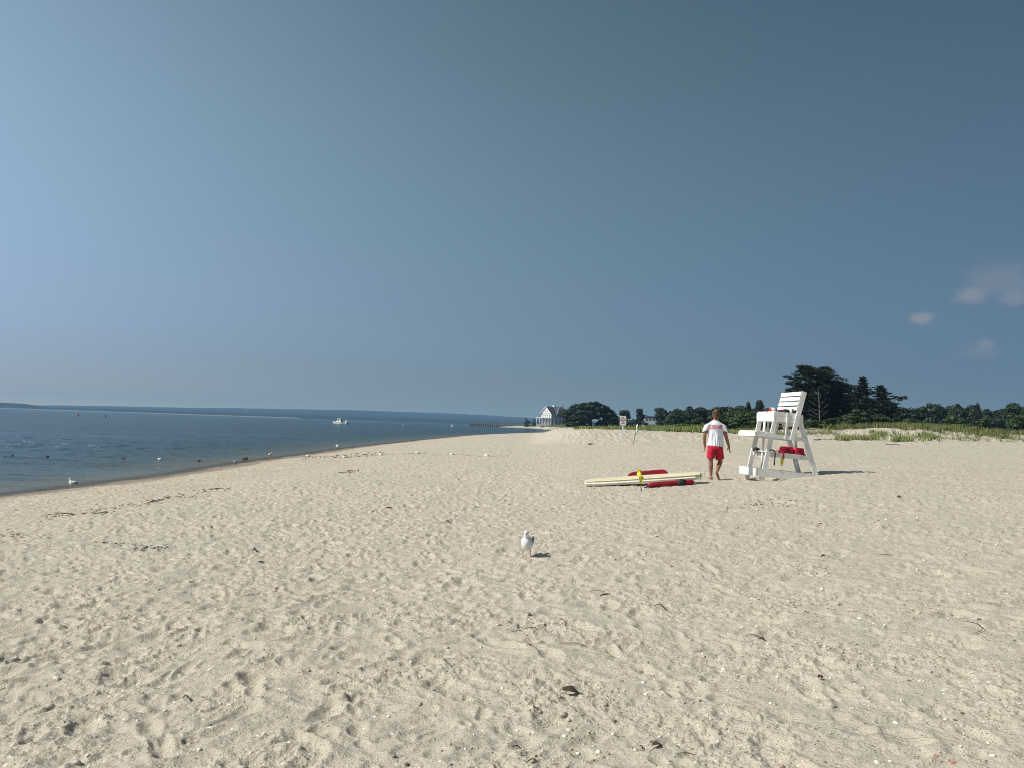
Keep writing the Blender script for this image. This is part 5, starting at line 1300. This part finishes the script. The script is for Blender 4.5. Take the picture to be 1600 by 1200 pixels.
# shells and stones one can pick out
def stone(px, py, wpx, m, label, cat='shell', fl=.55, seed=0):
    p_ = on_ground(px, py); w = wpx*p_.y/1200.; rs_ = np.random.RandomState(seed+int(px)); bm = bmesh.new(); bmesh.ops.create_icosphere(bm, subdivisions=2, radius=.5)
    for v_ in bm.verts: v_.co *= 1+.10*math.sin(v_.co.x*7+seed)*math.cos(v_.co.y*6); v_.co.z *= fl; v_.co.y *= .75
    me_ = bpy.data.meshes.new('stone'); bm.to_mesh(me_); bm.free(); me_.polygons.foreach_set('use_smooth', [True]*len(me_.polygons))
    o = link(cat if cat != 'stone' else 'beach_stone', me_, m); o.location = p_+Vector((0, 0, w*fl*.22)); o.scale = (w, w, w); o.rotation_euler = (rs_.uniform(-.3, .3), rs_.uniform(-.3, .3), rs_.uniform(0, 3)); return tag(o, label, cat)
M_shell = mat('shell_white', (.80, .77, .68), .5, (.66, .60, .50), 9); M_st = mat('tan_stone', (.42, .34, .25), .7, (.33, .27, .2), 7); M_stg = mat('grey_stone', (.26, .25, .23), .7)
for a_ in [(1131, 1041.5, 8, M_shell, 'white shell beside a small dark hollow, right of the curled leaf'), (1544, 1156, 6, M_shell, 'white stone in the lower right, above the pink bits'), (1551, 1179, 9, M_shell, 'largest pale shell in the lower right corner'), (1371, 1189, 10, M_shell, 'long white shell near the bottom edge, right of centre'), (1564, 1196, 7, M_shell, 'pale shell at the bottom right edge'),
           (1487, 1164, 6, M_stg, 'dark stone left of the pale pebble, lower right'), (1501, 1167, 6, M_shell, 'pale grey pebble right of the dark stone'), (656, 1103, 10, M_st, 'round tan stone in the centre foreground'), (607, 1120, 6, M_shell, 'small white pebble left of the round tan stone'), (615, 1184, 7, M_stg, 'grey stone near the bottom, left of centre'),
           (412, 1155, 7, M_shell, 'white pebble in the left foreground hollow'), (657, 1061, 5, M_shell, 'small white chip above the round tan stone'), (698, 1051, 4, M_stg, 'dark pebble right of the small white chip'), (1385, 814, 6, M_shell, 'bright white shell on the open sand right of centre'), (1317, 806.5, 4.5, M_shell, 'small white shell left of the bright white one'),
           (1162, 783, 4.5, M_shell, 'tiny white shell below the chair\'s front foot'), (1535, 1037, 6, M_shell, 'pale round shell on the right-hand sand'), (1520, 1055.5, 5, M_shell, 'lower pale shell next to the round one on the right'), (947, 1099, 9, M_st, 'tan stone in a footprint below the curled leaf'), (950, 1172, 7, M_st, 'rounded tan stone at the bottom centre'), (163, 1073, 7, M_stg, 'round grey stone in the left foreground'),
           (274, 1100, 7, M_shell, 'pale shell beside the dark splinter, left foreground'), (1201, 1022, 6, M_shell, 'white pebble at the centre right of the foreground'), (1275, 1004, 4, M_shell, 'white speck of shell by a dark hollow, right foreground'), (826, 963, 7, M_st, 'tan pebble below and right of the gull')]:
    stone(*a_, cat='shell' if a_[3] is M_shell else 'stone')
# uncountable pebbles and shell grit
rs = np.random.RandomState(11); n_ = 15000
ico = bmesh.new(); bmesh.ops.create_icosphere(ico, subdivisions=1, radius=1); iv = np.array([v.co[:] for v in ico.verts]); ifc = np.array([[v.index for v in f.verts] for f in ico.faces]); ico.free()
r_ = np.exp(rs.uniform(math.log(3.3), math.log(19), n_)); t_ = rs.uniform(rad(-37), rad(37), n_); t_ = np.where(rs.uniform(size=n_) < .35, np.abs(t_), t_)
X = r_*np.sin(t_); Y = r_*np.cos(t_); k = X > np.interp(Y, SY, SX)+4; X, Y, r_ = X[k], Y[k], r_[k]
k = (perlin(X*.7, Y*.7, 81)+rs.uniform(-.5, .6, len(X))) > -.05; X, Y, r_ = X[k], Y[k], r_[k]
sz = (.0012+.0055*rs.gamma(1.2, .42, len(X)))*(.75+.055*r_); Z = height(X, Y)+sz*.15; n_ = len(X)
sc = np.stack([sz*rs.uniform(.8, 1.5, n_), sz*rs.uniform(.7, 1.1, n_), sz*rs.uniform(.4, .8, n_)], -1); an = rs.uniform(0, 6.28, n_)
V = iv[None]*sc[:, None]; ca, sa = np.cos(an)[:, None], np.sin(an)[:, None]
V = np.stack([V[..., 0]*ca-V[..., 1]*sa, V[..., 0]*sa+V[..., 1]*ca, V[..., 2]], -1)+np.stack([X, Y, Z], -1)[:, None]
F = (ifc[None]+(np.arange(n_)*len(iv))[:, None, None]).reshape(-1, 3)
M_grit = mat('shell_grit', (.5, .45, .35), .6)
gn, gl = M_grit.node_tree.nodes, M_grit.node_tree.links; gg = gn.new('ShaderNodeNewGeometry'); cr = gn.new('ShaderNodeValToRGB'); cr.color_ramp.interpolation = 'CONSTANT'
el = cr.color_ramp.elements; el[0].color = (.42, .36, .26, 1); el[1].position = .42; el[1].color = (.56, .50, .38, 1)
for p_, c_ in ((.62, (.30, .25, .18)), (.74, (.74, .70, .60)), (.86, (.14, .11, .085)), (.93, (.80, .77, .68))): q = el.new(p_); q.color = (*c_, 1)
gl.new(gg.outputs['Random Per Island'], cr.inputs[0]); gl.new(cr.outputs[0], gn['Principled BSDF'].inputs['Base Color'])
tag(link('pebbles', mesh_np('pebbles', V.reshape(-1, 3), F, True), M_grit), 'shell grit and pebbles strewn over the near sand', None, None, 'stuff')
# dry weed crumbs along the wrack lines
rs = random.Random(4); tb = MB()
for (x0, y0, x1, y1, c_, sp) in [(60, 812, 360, 764, 150, 3.0), (150, 845, 260, 858, 60, 2.5), (470, 716, 600, 710, 50, 1.5), (0, 838, 40, 835, 20, 2), (200, 862, 262, 855, 40, 1.5), (800, 985, 860, 976, 40, 3.5), (530, 738, 560, 735, 16, 1.0), (1140, 790, 1260, 783, 50, 3), (1160, 925, 1290, 960, 30, 8)]:
    for _ in range(c_):
        t = rs.random(); p_ = on_ground(x0+(x1-x0)*t+rs.gauss(0, sp), y0+(y1-y0)*t+rs.gauss(0, sp), 90); s_ = p_.y*.0016; a_ = rs.uniform(0, 3.1)
        d_ = Vector((math.cos(a_), math.sin(a_), rs.uniform(-.1, .2)))*s_*rs.uniform(.6, 2.2); tb.tube([p_-d_, p_+Vector((0, 0, s_*.5)), p_+d_], [s_*.12, s_*.28, s_*.1], 4, cap=False)
tag(tb.build('weed_crumbs', M_leafd, fix=False), 'crumbs of dry seaweed along the wrack line', None, None, 'stuff')
